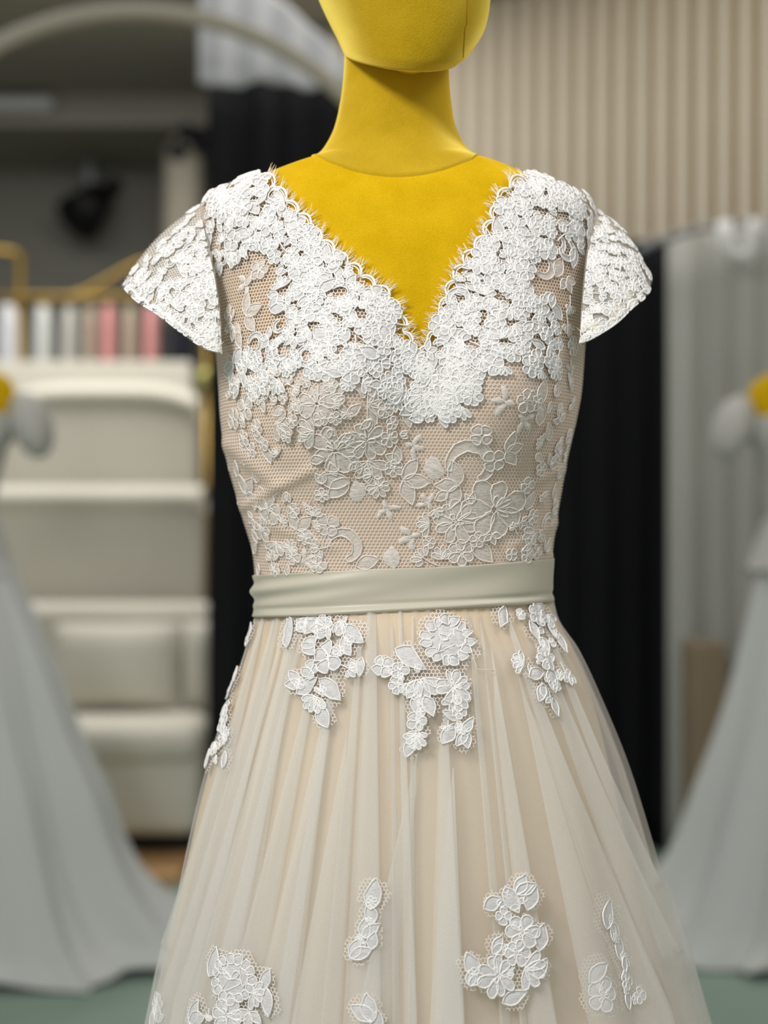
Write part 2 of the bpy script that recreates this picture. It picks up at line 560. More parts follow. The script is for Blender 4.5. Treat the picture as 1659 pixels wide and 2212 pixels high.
def padded_panel(x0, x1, y0, y1, z0, z1, label, crown):
    root = empty('padded_panel', ((x0 + x1) / 2, (y0 + y1) / 2, z0))
    m = MB(); m.box(x0, x1, y0, y1, z0, z1 - 0.05, 0.02); m.build('body', M['cream'], root)
    n = 24; v = []
    for i in range(n):
        u = i / (n - 1)
        zc = z1 - 0.055 - crown * (2 * u - 1) ** 4
        for k in range(16):
            a = 2 * PI * k / 16
            v.append((x0 - .006 + (x1 - x0 + .012) * u, (y0 + y1) / 2 + ((y1 - y0) / 2 + .03) * math.cos(a), zc + 0.055 * math.sin(a)))
    obj('top_roll', v, grid_faces(n, 16) + [tuple(range(16)), tuple((n - 1) * 16 + k for k in range(16))[::-1]], M['cream'], root)
    tag(root, label, 'padded panel')


padded_panel(-2.4, xx(437, 5.2), 5.17, 5.29, 0.03, zz(1048, 5.2), 'cream padded panel with rolled top directly behind the sofa', 0.0)
padded_panel(xx(20, 5.55), xx(425, 5.55), 5.5, 5.64, 0.03, zz(826, 5.55), 'taller cream padded panel with curved top, second behind the sofa', 0.055)
tag(sbox('white_partition', -2.6, xx(415, 5.9), 5.86, 5.95, 0.03, zz(782, 5.9), M['cream'], 0.01), 'tall white partition behind the padded panels, below the hanging dresses', 'partition')
m = MB(); gp = empty('gold_post', (xx(420, 5.0), 5.0, 0.03))
m.lathe((xx(424, 5.05), 5.36, 0.03), [(0.012, 0), (0.012, zz(845, 5.36) - 0.03)], 14); m.build('pole', M['gold'], gp)
m = MB(); zc = zz(818, 5.36)
m.lathe((xx(424, 5.05), 5.36, zc), [(0.036 * math.sin(PI * k / 12) + 0.001, -0.042 * math.cos(PI * k / 12)) for k in range(13)], 18); m.build('finial', M['gold_ball'], gp)
tag(gp, 'slim gold post with round finial beside the padded panels', 'post')

# clothes rack and the dresses on it
D = 6.3
rack = empty('clothes_rack', (xx(150, D), D, 0))
m = MB(); zr = zz(640, D)
m.tube([(xx(-260, D), D, zr), (xx(470, D), D, zr)], 0.014, 8); m.build('rail', M['gold'], rack)
for px in (-240, 40, 446):
    m = MB(); m.tube([(xx(px, D), D + 0.03, 0.0), (xx(px, D), D + 0.03, zz(545 if px < 100 else 600, D))], 0.02, 8); m.build('upright', M['gold'], rack)
m = MB(); m.tube([P3(x, y, D + .03) for x, y in ((-240, 545), (-100, 542), (0, 541), (40, 546))], 0.02, 8); m.build('top_bar', M['gold'], rack)
m = MB(); m.tube([P3(x, y, D + .03) for x, y in ((40, 640), (90, 650), (140, 645), (190, 628), (240, 600), (290, 572), (340, 556), (400, 560), (446, 600))], 0.017, 8); m.build('curved_bar', M['gold'], rack)
tag(rack, 'gold clothes rack with a curved top bar behind the partition', 'clothes rack')


def hung_dress(px, wpx, mat, label, top=650, D=6.3, seed=0):
    r = np.random.default_rng(seed)
    root = empty('hanging_dress', (xx(px, D), D, zz(top, D) - 1.3))
    w = wpx / F * D * .84
    nz, nt = 16, 36
    v = []
    z1 = zz(top + 12, D)
    ph = r.uniform(0, 6, 3)
    for i in range(nz):
        t = i / (nz - 1)
        hw = w / 2 * (0.75 + 0.35 * t) if t > .06 else w / 2 * 0.5
        for k in range(nt):
            a = 2 * PI * k / nt
            rr = 1 + 0.16 * t * math.sin(5 * a + ph[0]) + 0.1 * t * math.sin(9 * a + ph[1])
            v.append((xx(px, D) + hw * rr * math.cos(a), D + 0.16 * rr * math.sin(a) * (0.4 + .6 * t), z1 - 1.25 * t))
    obj('skirt', v, grid_faces(nz, nt) + [tuple(range(nt))[::-1], tuple((nz - 1) * nt + k for k in range(nt))], mat, root)
    m = MB(); zr_ = zz(640, D)
    m.tube([(xx(px, D) - w * .3, D, z1 - .01), (xx(px, D), D, z1 + .02), (xx(px, D) + w * .3, D, z1 - .01)], 0.006, 6)
    m.tube([(xx(px, D), D, z1 + .02), (xx(px, D), D + .0, zr_ + .012)], 0.004, 6)
    m.build('hanger', M['gold'], root)
    tag(root, label, 'dress', 'dresses on the clothes rack')


hung_dress(-46, 60, M['white_cloth'], 'white dress on the rack at the left edge of the photo', seed=1)
hung_dress(20, 58, M['white_cloth'], 'white dress left of the gold upright on the rack', seed=11)
hung_dress(95, 54, M['gown'], 'wide white dress right of the gold upright on the rack', 652, seed=2)
hung_dress(152, 42, M['gown_lace'], 'off-white dress hanging fourth from the left on the rack', 656, seed=3)
hung_dress(196, 34, M['beige_cloth'], 'beige dress hanging left of the pink dresses', 656, seed=4)
hung_dress(236, 40, M['pink'], 'pink dress hanging beside the beige dress', 652, seed=5)
hung_dress(282, 38, M['beige_cloth'], 'beige dress hanging between the two pink dresses', 655, seed=6)
hung_dress(328, 44, M['pink'], 'pink dress hanging beside the navy dress', 652, seed=7)
hung_dress(392, 74, M['navy'], 'dark navy dress at the right end of the rack', 655, seed=8)

# things on the far grey wall
D = 7.9
sp = empty('spotlight', P3(205, 420, 7.95))
m = MB(); p = P3(215, 425, 7.8); q = P3(170, 470, 7.66); m.tube([p, q], [0.09, 0.14], 16); m.build('lamp_head', M['dark'], sp)
m = MB(); m.tube([P3(215, 425, 7.8), P3(250, 400, 7.98)], 0.045, 10); m.build('bracket', M['dark'], sp)
m = MB(); m.box(xx(182, D), xx(206, D), 7.86, 7.99, zz(402, D), zz(340, D), 0.02); m.build('box', M['steel'], sp)
tag(sp, 'black wall spotlight on the dark grey wall', 'spotlight')
D = 7.2
hd_ = empty('hanging_garment', P3(395, 500, D))
nz, nt = 14, 28; v = []
for i in range(nz):
    t = i / (nz - 1); hw = (48 - 8 * (1 - t)) / F * D * (0.55 if i == 0 else 1)
    for k in range(nt):
        a = 2 * PI * k / nt; rr = 1 + .12 * t * math.sin(5 * a)
        v.append((xx(396, D) + hw * rr * math.cos(a), D + .07 * rr * math.sin(a), zz(296, D) + (zz(700, D) - zz(296, D)) * t))
obj('cloth', v, grid_faces(nz, nt) + [tuple(range(nt))[::-1], tuple((nz - 1) * nt + k for k in range(nt))], M['cream_arch'], hd_)
for (bx, by, br) in ((384, 325, .045), (432, 310, .05), (402, 285, .04)):
    m = MB(); p = P3(bx, by, D - .10)
    for k in range(5):
        a = 2 * PI * k / 5
        m.tube([p, p + Vector((math.cos(a) * br, -0.01, math.sin(a) * br))], [0.012, 0.022], 8)
    m.build('bow', M['navy'], hd_)
m = MB(); m.tube([P3(396, 300, D), P3(396, 270, D), P3(396, 262, D) + Vector((0, .8, 0))], 0.012, 8); m.build('hook', M['dark'], hd_)
tag(hd_, 'cream garment with dark bows hanging beside the tall black curtain', 'garment')
m = MB(); m.box(xx(-260, 7.05), xx(118, 7.05), 6.98, 7.09, zz(242, 7.05), zz(214, 7.05), 0.02)  # plain white bar modelled in place of a light reflection; emits nothing
tag(m.build('reflection_streak', M['white_cloth']), 'long white bar standing in for a light reflection below the far ceiling', 'light reflection')
tag(sbox('wood_pedestal', xx(1486, 4.1), xx(1562, 4.1), 4.05, 4.2, 0.0, zz(1385, 4.1), M['tan'], 0.012), 'tan wooden pedestal between booth curtain and right gown', 'pedestal')


# ------------------------------------------------------------------ background mannequins and gowns
def bg_mannequin(cx, cy, sgn, labels):
    root = empty('mannequin', (cx, cy, 0))

    def loft(rows, name, mat, parent, n=40):
        v = []
        for (z, a, b_, ox) in rows:
            v += [(cx + ox + a * math.cos(2 * PI * k / n), cy + b_ * math.sin(2 * PI * k / n), z) for k in range(n)]
        return obj(name, v, grid_faces(len(rows), n) + [tuple(range(n))[::-1], tuple((len(rows) - 1) * n + k for k in range(n))], mat, parent)
    zs = [0.95, 1.05, 1.12, 1.22, 1.30, 1.37, 1.42, 1.46, 1.485, 1.50, 1.515]
    aa = [0.17, 0.145, 0.13, 0.145, 0.165, 0.185, 0.195, 0.185, 0.15, 0.09, 0.06]
    bb = [0.12, 0.105, 0.10, 0.115, 0.125, 0.115, 0.10, 0.085, 0.07, 0.06, 0.055]
    zi = np.linspace(0.95, 1.515, 40)
    loft([(z, float(pchip(zs, aa, z)), float(pchip(zs, bb, z)), 0) for z in zi], 'torso', M['velvet'], root)
    loft([(1.50, .062, .06, 0), (1.53, .052, .052, 0), (1.57, .047, .048, 0), (1.62, .045, .046, 0)], 'neck', M['velvet'], root)
    hz = np.linspace(0, PI, 16)
    loft([(1.735 - 0.125 * math.cos(t), .001 + .078 * math.sin(t) ** .8, .001 + .095 * math.sin(t) ** .8, 0) for t in hz], 'head', M['velvet'], root)
    m = MB(); m.lathe((cx, cy, 0), [(0.15, 0), (0.15, .012), (.02, .03), (.018, .96)], 20); m.build('stand', M['dark'], root)
    tag(root, labels[0], 'mannequin')
    g = empty('gown', (cx, cy, 0))
    # bodice
    zi = np.linspace(1.02, 1.375, 24)
    loft([(z, float(pchip(zs, aa, z)) + .008 + (0.012 if z > 1.3 else 0), float(pchip(zs, bb, z)) + .008, 0) for z in zi], 'bodice', M['gown_lace'], g)
    # puffed off-shoulder sleeves
    for sd in (-1, 1):
        v = []
        for i in range(15):
            t = PI * i / 14
            for k in range(28):
                a = 2 * PI * k / 28
                w = 1 + .06 * math.sin(7 * a) * math.sin(t)
                lx, ly, lz = .05 * math.sin(t) * math.cos(a) * w, .085 * math.sin(t) * math.sin(a) * w, .085 * math.cos(t)
                v.append((cx + sd * (.234 + lx - .25 * lz * 0 + .035 * (-math.cos(t) * .5)), cy + ly, 1.35 + lz))
        obj('sleeve', v, grid_faces(15, 28), M['gown_lace'], g)
    # skirt with deep folds and a train
    n, nr = 160, 46
    v = []
    ts = [0, .10, .31, .48, .62, .74, .93, 1.0]
    ws = [.14, .185, .285, .35, .415, .46, .55, .62]
    if sgn > 0: ws = [.14, .165, .215, .265, .315, .36, .45, .54]
    for i in range(nr):
        t = i / (nr - 1)
        z = 1.10 * (1 - t) + .006
        w = float(pchip(ts, ws, t))
        for k in range(n):
            a = 2 * PI * k / n
            fold = (0.13 * (1 - 2 * abs(math.sin(6.5 * a + .65 * sgn)) ** .6) + 0.04 * math.sin(19 * a + 2)) * min(1, t * 1.6)
            tr = 0.20 * max(0, (t - .72) / .28) ** 2 * max(0, math.cos(a - (0.5 if sgn < 0 else PI - .5))) ** 1.5
            r_ = w * (1 + fold) + tr
            v.append((cx + r_ * math.cos(a), cy + (.122 + (r_ - .14) * .40) * math.sin(a), z + .012 * (1 + math.sin(9 * a)) * (t > .97)))
    obj('skirt', v, grid_faces(nr, n), M['gown'], g)
    # peplum of lace at the hip
    v = []
    for i in range(8):
        t = i / 7
        for k in range(80):
            a = 2 * PI * k / 80
            r_ = .148 + .045 * t + .008 * math.sin(13 * a) * t
            v.append((cx + r_ * math.cos(a), cy + r_ * .85 * math.sin(a), 1.115 - .15 * t + (.02 * abs(math.sin(6.5 * a)) if i == 7 else 0)))
    obj('peplum', v, grid_faces(8, 80), M['gown_lace'], g)
    tag(g, labels[1], 'gown')


bg_mannequin(-1.125, 3.45, -1, ('yellow mannequin wearing the white gown at the left edge', 'white off-shoulder gown with long skirt at the left edge'))
bg_mannequin(1.14, 3.55, 1, ('yellow mannequin wearing the white gown at the right edge', 'white off-shoulder gown with long skirt at the right edge'))

# ------------------------------------------------------------------ main mannequin
Y0 = 1.15
SC = Y0 / F


def Xp(px): return (px - 829.5) * SC
def Zp(py): return CAMZ - (py - 1106.0) * SC


#        py    xl    xr    front back  n
TORSO = [(325, 730, 985, .044, .050, 2.0),
         (345, 684, 1026, .050, .055, 2.0),
         (362, 628, 1088, .055, .060, 2.0),
         (385, 566, 1142, .061, .066, 2.0),
         (410, 500, 1205, .068, .072, 2.05),
         (440, 446, 1262, .076, .078, 2.15),
         (480, 436, 1274, .084, .084, 2.25),
         (560, 450, 1270, .095, .092, 2.3),
         (650, 470, 1262, .103, .097, 2.3),
         (760, 476, 1252, .107, .098, 2.25),
         (850, 482, 1245, .108, .096, 2.2),
         (900, 485, 1236, .107, .094, 2.2),
         (1000, 500, 1214, .101, .088, 2.15),
         (1060, 516, 1204, .097, .085, 2.1),
         (1120, 533, 1194, .093, .083, 2.1),
         (1200, 555, 1184, .089, .082, 2.1),
         (1250, 559, 1181, .088, .082, 2.1),
         (1330, 557, 1188, .090, .086, 2.1),
         (1450, 530, 1220, .098, .10, 2.1),
         (1600, 510, 1240, .10, .12, 2.1),
         (1780, 520, 1230, .09, .11, 2.1)]
TT = np.array(TORSO, float)


def tor(col, py): return pchip(TT[:, 0], TT[:, col], py)


def shape(x, z, y_front):
    return


def body_rings(pys, nt, off=0.0):
    th = np.linspace(0, 2 * PI, nt, endpoint=False)
    out = np.zeros((len(pys), nt, 3))
    c, s = np.cos(th), np.sin(th)
    for i, py in enumerate(pys):
        xl, xr = Xp(tor(1, py)), Xp(tor(2, py))
        a = (xr - xl) / 2 + off; cx = (xl + xr) / 2
        bf, bb, n = tor(3, py) + off, tor(4, py) + off, tor(5, py)
        ex = 2.0 / n
        x = cx + a * np.sign(c) * np.abs(c) ** ex
        yy = np.sign(s) * np.abs(s) ** ex
        y = np.where(s > 0, Y0 - bf * yy, Y0 - bb * yy)   # s>0 faces the camera
        z = np.full(nt, Zp(py))
        # bust: two soft mounds turned slightly to the right
        w = np.clip(s, 0, 1) ** 0.6
        for bx in (712, 1098):
            g = np.exp(-(((x - Xp(bx)) / 0.052) ** 2 + ((z - Zp(858)) / 0.062) ** 2))
            y -= 0.024 * g * w
        g = np.exp(-(((x - Xp(905)) / 0.03) ** 2 + ((z - Zp(830)) / 0.08) ** 2))
        y += 0.006 * g * w
        # collar bones
        out[i, :, 0], out[i, :, 1], out[i, :, 2] = x, y, z
    return out


pys = np.concatenate([np.arange(325, 470, 2.0), np.arange(470, 1360, 4.5), np.arange(1360, 1781, 20)])
NT = 240
TV = body_rings(pys, NT)


def ring_normals(V):
    du = np.roll(V, -1, 1) - np.roll(V, 1, 1)
    dv_ = np.gradient(V, axis=0)
    n = np.cross(du, dv_)
    n /= np.linalg.norm(n, axis=2, keepdims=True) + 1e-12
    c = V.mean(axis=1, keepdims=True)
    sgn = np.sign((n * (V - c)).sum(axis=2).mean())
    return n * sgn


TN = ring_normals(TV)
nr, nt = TV.shape[:2]
TF = grid_faces(nr, nt)
# orient outward: ring goes counter-clockwise in (x,-y); keep as made and let normals be recalculated


def recalc(o):
    bm = bmesh.new(); bm.from_mesh(o.data)
    bmesh.ops.recalc_face_normals(bm, faces=bm.faces)
    bm.to_mesh(o.data); bm.free()
    return o


man = empty('mannequin', (Xp(870), Y0, 0))
torso = recalc(obj('torso', TV.reshape(-1, 3), TF + [tuple(range(nt)), tuple((nr - 1) * nt + k for k in range(nt))], M['velvet'], man))
BVT = BVHTree.FromPolygons([tuple(p) for p in TV.reshape(-1, 3)], TF)

# neck: rings tilt forward and down towards the collar seam
NECK = [(120, 744, 969, .040, .046, 0.004), (150, 743, 970, .041, .047, .004), (185, 740, 972, .042, .048, .006), (225, 734, 976, .045, .050, .010),
        (265, 722, 985, .050, .053, .016), (300, 706, 1001, .058, .056, .022), (325, 692, 1016, .0655, .058, .026), (348, 676, 1034, .0735, .061, .030)]
NA = np.array(NECK, float)
npy = np.linspace(120, 348, 60)
nn = 96
v = []
for py in npy:
    g = [float(pchip(NA[:, 0], NA[:, c], py)) for c in range(1, 6)]
    xl, xr = Xp(g[0]), Xp(g[1])
    for k in range(nn):
        a = 2 * PI * k / nn
        s_ = math.sin(a)
        y = Y0 - (g[2] if s_ > 0 else g[3]) * s_
        v.append(((xl + xr) / 2 + (xr - xl) / 2 * math.cos(a), y, Zp(py) - g[4] * max(-0.6, s_)))
# last ring turns in under the edge of the collar
last = v[-nn:]
ccx = sum(p[0] for p in last) / nn
for q in range(26):                      # ease the lower rings onto the shoulders
    for k in range(nn):
        i = (len(npy) - 1 - q) * nn + k
        r0 = BVT.find_nearest(Vector(v[i]))
        out_n = r0[1] if r0[1].dot(r0[0] - Vector((Xp(858), Y0, 1.3))) > 0 else -r0[1]
        tgt = r0[0] + out_n * (.0012 + .0002 * q)
        if (Vector(v[i]) - r0[0]).dot(out_n) < .0012 + .0002 * q or q == 0:
            v[i] = tuple(tgt)
nv_ = np.array(v).reshape(len(npy), nn, 3)
for _ in range(40):                      # relax the flare so that it runs smoothly into the collar seam
    sm_ = nv_.copy()
    sm_[1:-1] = (nv_[:-2] + nv_[2:] + np.roll(nv_, 1, 1)[1:-1] + np.roll(nv_, -1, 1)[1:-1]) / 4
    wgt = np.clip((np.arange(len(npy)) - 28) / 14.0, 0, 1)[:, None, None]
    wgt[-1] = 0
    nv_ = nv_ * (1 - wgt) + sm_ * wgt
v = [tuple(p) for p in nv_.reshape(-1, 3)]
for i in range(28 * nn, len(v)):         # nowhere below the shoulder cloth
    r0 = BVT.find_nearest(Vector(v[i]))
    out_n = r0[1] if r0[1].dot(r0[0] - Vector((Xp(858), Y0, 1.3))) > 0 else -r0[1]
    if (Vector(v[i]) - r0[0]).dot(out_n) < .0009: v[i] = tuple(r0[0] + out_n * .0009)
last = v[-nn:]
v += [(ccx + (p[0] - ccx) * 0.985, Y0 + (p[1] - Y0) * 0.985, p[2] - 0.004) for p in last]
recalc(obj('neck', v, grid_faces(len(npy) + 1, nn), M['velvet_nap'], man))

# head: smooth fabric-covered egg with a jaw turned to the right
HEAD = [(-455, 800, 950, .03, .03, 0), (-440, 750, 1000, .05, .06, 0), (-400, 700, 1045, .075, .09, 0), (-320, 668, 1072, .092, .11, 0), (-220, 656, 1080, .10, .115, 0), (-100, 662, 1074, .100, .11, .0),
        (-40, 674, 1064, .099, .10, .002), (0, 686, 1056, .096, .09, .004), (40, 702, 1051, .092, .08, .007), (75, 718, 1042, .087, .072, .010), (100, 730, 1028, .082, .066, .013),
        (118, 738, 1012, .077, .060, .016), (130, 743, 996, .072, .056, .018), (138, 747, 980, .068, .052, .018)]
HA = np.array(HEAD, float)
hpy = np.concatenate([np.linspace(-455, 90, 60), np.linspace(94, 138, 20)])
v = []
for py in hpy:
    g = [float(pchip(HA[:, 0], HA[:, c], py)) for c in range(1, 6)]
    xl, xr = Xp(g[0]), Xp(g[1])
    for k in range(nn):
        a = 2 * PI * k / nn
        s_, c_ = math.sin(a), math.cos(a)
        ex = 0.92
        cc = math.copysign(abs(c_) ** ex, c_)
        x = (xl + xr) / 2 + (xr - xl) / 2 * cc + 0.010 * max(0, s_) * max(0, (py + 100) / 240)
        y = Y0 - .012 - (g[2] if s_ > 0 else g[3]) * math.copysign(abs(s_) ** ex, s_)
        v.append((x, y, Zp(py) - g[4] * (s_ * 1.66 + .12 * c_)))
last = v[-nn:]
ccx = sum(p[0] for p in last) / nn; ccy = sum(p[1] for p in last) / nn
for f_, dz in ((.97, -.0012), (.90, -.0005), (.7, .004), (.3, .008)):
    v += [(ccx + (p[0] - ccx) * f_, ccy + (p[1] - ccy) * f_, p[2] + dz) for p in last]
hr = len(hpy) + 4
head = recalc(obj('head', v, grid_faces(hr, nn) + [tuple(range(nn))[::-1], tuple((hr - 1) * nn + k for k in range(nn))], M['velvet_nap'], man))
BVH_HEAD = BVHTree.FromPolygons(v, grid_faces(hr, nn))
# stitched seam down the side of the face
seam = []
for y in range(-300, 128, 8):
    d = P3(1004 + (4 if y < 60 else -(y - 60) * .06), y, 1.0) - Vector((0, 0, CAMZ))
    h = BVH_HEAD.ray_cast(Vector((0, 0, CAMZ)), d.normalized())
    if h[0] is not None: seam.append(h[0])
if len(seam) > 3:
    m = MB(); m.tube(seam, 0.0005, 5); m.build('seam', M['seam'], head)
m = MB(); m.lathe((Xp(870), Y0, 0), [(0.17, 0), (0.17, .012), (.03, .03), (.018, .05), (.018, Zp(1770))], 24); m.build('stand', M['dark'], man)
tag(man, 'yellow velvet mannequin wearing the champagne lace wedding dress', 'mannequin')

# ------------------------------------------------------------------ the dress
dress = empty('wedding_dress', (Xp(872), Y0, 0.0))
tag(dress, 'champagne tulle wedding dress with white lace bodice and satin belt', 'wedding dress')

NECKL = [(566, 386), (590, 408), (612, 434), (640, 463), (690, 520), (740, 570), (790, 611), (838, 650), (860, 690), (870, 728), (905, 779)]
NECKR = [(905, 779), (938, 738), (956, 684), (984, 610), (1020, 556), (1058, 500), (1076, 452), (1098, 416), (1140, 388)]


def resample(poly, step):
    p = [Vector(q) for q in poly]
    out = [p[0].copy()]
    carry = 0.0
    for a, b_ in zip(p, p[1:]):
        L_ = (b_ - a).length
        d = step - carry
        while d <= L_:
            out.append(a + (b_ - a) * d / L_)
            d += step
        carry = (carry + L_) % step
    return out


def smooth_line(poly, n=120):
    p = np.array(poly, float)
    d = np.concatenate([[0], np.cumsum(np.linalg.norm(np.diff(p, axis=0), axis=1))])
    t = np.linspace(0, d[-1], n)
    return list(zip(pchip(d, p[:, 0], t), pchip(d, p[:, 1], t)))


NL, NR = smooth_line(NECKL), smooth_line(NECKR)
OPEN = NL + NR[1:] + [(1080, 250), (640, 250)]


def inside(poly, x, y):
    c = False
    j = len(poly) - 1
    for i in range(len(poly)):
        xi, yi = poly[i]; xj, yj = poly[j]
        if (yi > y) != (yj > y) and x < (xj - xi) * (y - yi) / (yj - yi) + xi:
            c = not c
        j = i
    return c


CAMO = Vector((0, 0, CAMZ))


def hit(px, py, bvh=None):
    d = Vector(((px - 829.5) / F, 1.0, -(py - 1106.0) / F)).normalized()
    r_ = (bvh or BVT).ray_cast(CAMO, d)
    if r_[0] is None: return None
    n = r_[1]
    if n.dot(d) > 0: n = -n
    return r_[0], n


# wrinkle field on the bodice fabric (metres, along the normal)
WR = [((560, 800), (690, 1000), 16, -.0016), ((505, 960), (600, 1040), 18, .003), ((540, 1090), (680, 1010), 14, .0028), ((600, 900), (640, 960), 20, -.0012),
      ((1180, 900), (1140, 1060), 16, -.0014), ((1130, 1050), (1200, 1010), 12, .002), ((720, 1180), (560, 1120), 14, .0015), ((1100, 1180), (1190, 1130), 14, .0015)]


def wrinkle(px, py):
    s = 0.0
    for a, b_, w, amp in WR:
        ax, ay = a; bx, by = b_
        dx, dy = bx - ax, by - ay
        t = ((px - ax) * dx + (py - ay) * dy) / (dx * dx + dy * dy)
        tc_ = min(1, max(0, t))
        d = math.hypot(px - ax - tc_ * dx, py - ay - tc_ * dy)
        s += amp * math.exp(-(d / w) ** 2)
    return s


flat = TV.reshape(-1, 3); flatn = TN.reshape(-1, 3)
vpix = np.stack([829.5 + F * flat[:, 0] / flat[:, 1], 1106 + F * (CAMZ - flat[:, 2]) / flat[:, 1]], 1)
ringpy = np.repeat(pys, nt)
front = np.tile(np.sin(np.linspace(0, 2 * PI, nt, endpoint=False)) > -0.02, nr)
# UV in metres: arc length around, height down
seg = np.linalg.norm(np.roll(TV, -1, 1) - TV, axis=2)
arc = np.concatenate([np.zeros((nr, 1)), np.cumsum(seg, 1)[:, :-1]], 1)
arc = arc - arc[:, nt // 4][:, None]
dz = np.linalg.norm(np.diff(TV[:, nt // 4], axis=0), axis=1)
down = np.concatenate([[0], np.cumsum(dz)])
UV = np.stack([arc.ravel(), np.repeat(-down, nt)], 1)

keep = np.zeros(len(flat), bool)
for i in range(len(flat)):
    if ringpy[i] > 1272: continue
    if front[i] and vpix[i, 1] > 785:
        keep[i] = True
        continue
    if front[i]:
        keep[i] = not inside(OPEN, vpix[i, 0], vpix[i, 1]) and not (570 < vpix[i, 0] < 1135 and vpix[i, 1] < 388)
    else:
        x_ = 829.5 + flat[i, 0] / SC
        keep[i] = not (ringpy[i] < 386 + 60 * math.sqrt(max(0, 1 - ((x_ - 855) / 290) ** 2)) and 566 < x_ < 1142)
WRK = np.array([wrinkle(*vpix[i]) if front[i] and vpix[i, 1] > 760 else 0.0 for i in range(len(flat))])


def cloth_part(name, mask, off, mat, parent, snap=None, wr=1.0, uv=True):
    m4 = [f for f in TF if all(mask[k] for k in f)]
    used = sorted({k for f in m4 for k in f})
    idx = {k: i for i, k in enumerate(used)}
    vs = flat[used] + flatn[used] * np.maximum(off + WRK[used] * wr, off * .3)[:, None]
    faces = [tuple(idx[k] for k in f) for f in m4]
    if snap:
        cnt = {}
        for f in faces:
            for a, b_ in zip(f, f[1:] + f[:1]):
                e = (min(a, b_), max(a, b_)); cnt[e] = cnt.get(e, 0) + 1
        bnd = {k for e, c in cnt.items() if c == 1 for k in e}
        sp_ = np.array(snap)
        for k in bnd:
            if not front[used[k]]: continue
            q = vpix[used[k]]
            d = np.hypot(sp_[:, 0] - q[0], sp_[:, 1] - q[1])
            j = int(d.argmin())
            if d[j] < 16:
                h = hit(*sp_[j])
                if h: vs[k] = np.array(h[0] + h[1] * off)
    o = obj(name, vs, faces, mat, parent, True, UV[used] if uv else None)
    return recalc(o)


low = keep & (ringpy > 700)
bodice = cloth_part('bodice', keep & np.where(front, vpix[:, 1] > 742, ringpy > 640), 0.0022, M['lining'], dress)
bodice['label'] = 'nude satin bodice lining'
yoke = cloth_part('yoke', keep & np.where(front, vpix[:, 1] < 752, ringpy < 652), 0.0016, M['yoke'], dress, NL + NR)
net = cloth_part('lace_overlay', keep, 0.0032, M['net'], dress, NL + NR)
net['label'] = 'ivory hexagonal net embroidered with white corded flowers'


# ---- lace motifs -------------------------------------------------
def petal(ang, r0, r1, w, n=13, base=0.45):
    out = []
    for k in range(n):
        t = 2 * PI * k / n
        x = (r0 + r1) / 2 - (r1 - r0) / 2 * math.cos(t)
        q = (x - r0) / (r1 - r0)
        y = w * math.sin(t) * (base + (1 - base) * q)
        out.append((x * math.cos(ang) - y * math.sin(ang), x * math.sin(ang) + y * math.cos(ang)))
    return out


def leafo(ang, L_, w, ox=0, oy=0, n=7, bend=0.0):
    up, dn = [], []
    for k in range(n + 1):
        t = k / n
        yw = w * math.sin(PI * t ** 0.85)
        c = bend * math.sin(PI * t)
        up.append((L_ * t, c + yw)); dn.append((L_ * t, c - yw))
    pts_ = up + dn[-2:0:-1]
    ca, sa = math.cos(ang), math.sin(ang)
    return [(ox + x * ca - y * sa, oy + x * sa + y * ca) for x, y in pts_]


def blob(ox, oy, a, b_, ang, jag, n=18):
    out = []
    for k in range(n):
        t = 2 * PI * k / n
        j = 1 + jag * random.uniform(-1, 1)
        x, y = a * math.cos(t) * j, b_ * math.sin(t) * j
        out.append((ox + x * math.cos(ang) - y * math.sin(ang), oy + x * math.sin(ang) + y * math.cos(ang)))
    return out


def band(center, w):
    L_, R_ = [], []
    n = len(center)
    for i, (x, y) in enumerate(center):
        a = center[max(0, i - 1)]; b_ = center[min(n - 1, i + 1)]
        dx, dy = b_[0] - a[0], b_[1] - a[1]
        l = math.hypot(dx, dy) or 1
        ww = w * (0.35 + 0.65 * math.sin(PI * min(1, (i + .6) / n)) ** .6)
        L_.append((x - dy / l * ww, y + dx / l * ww)); R_.append((x + dy / l * ww, y - dx / l * ww))
    return L_ + R_[::-1]


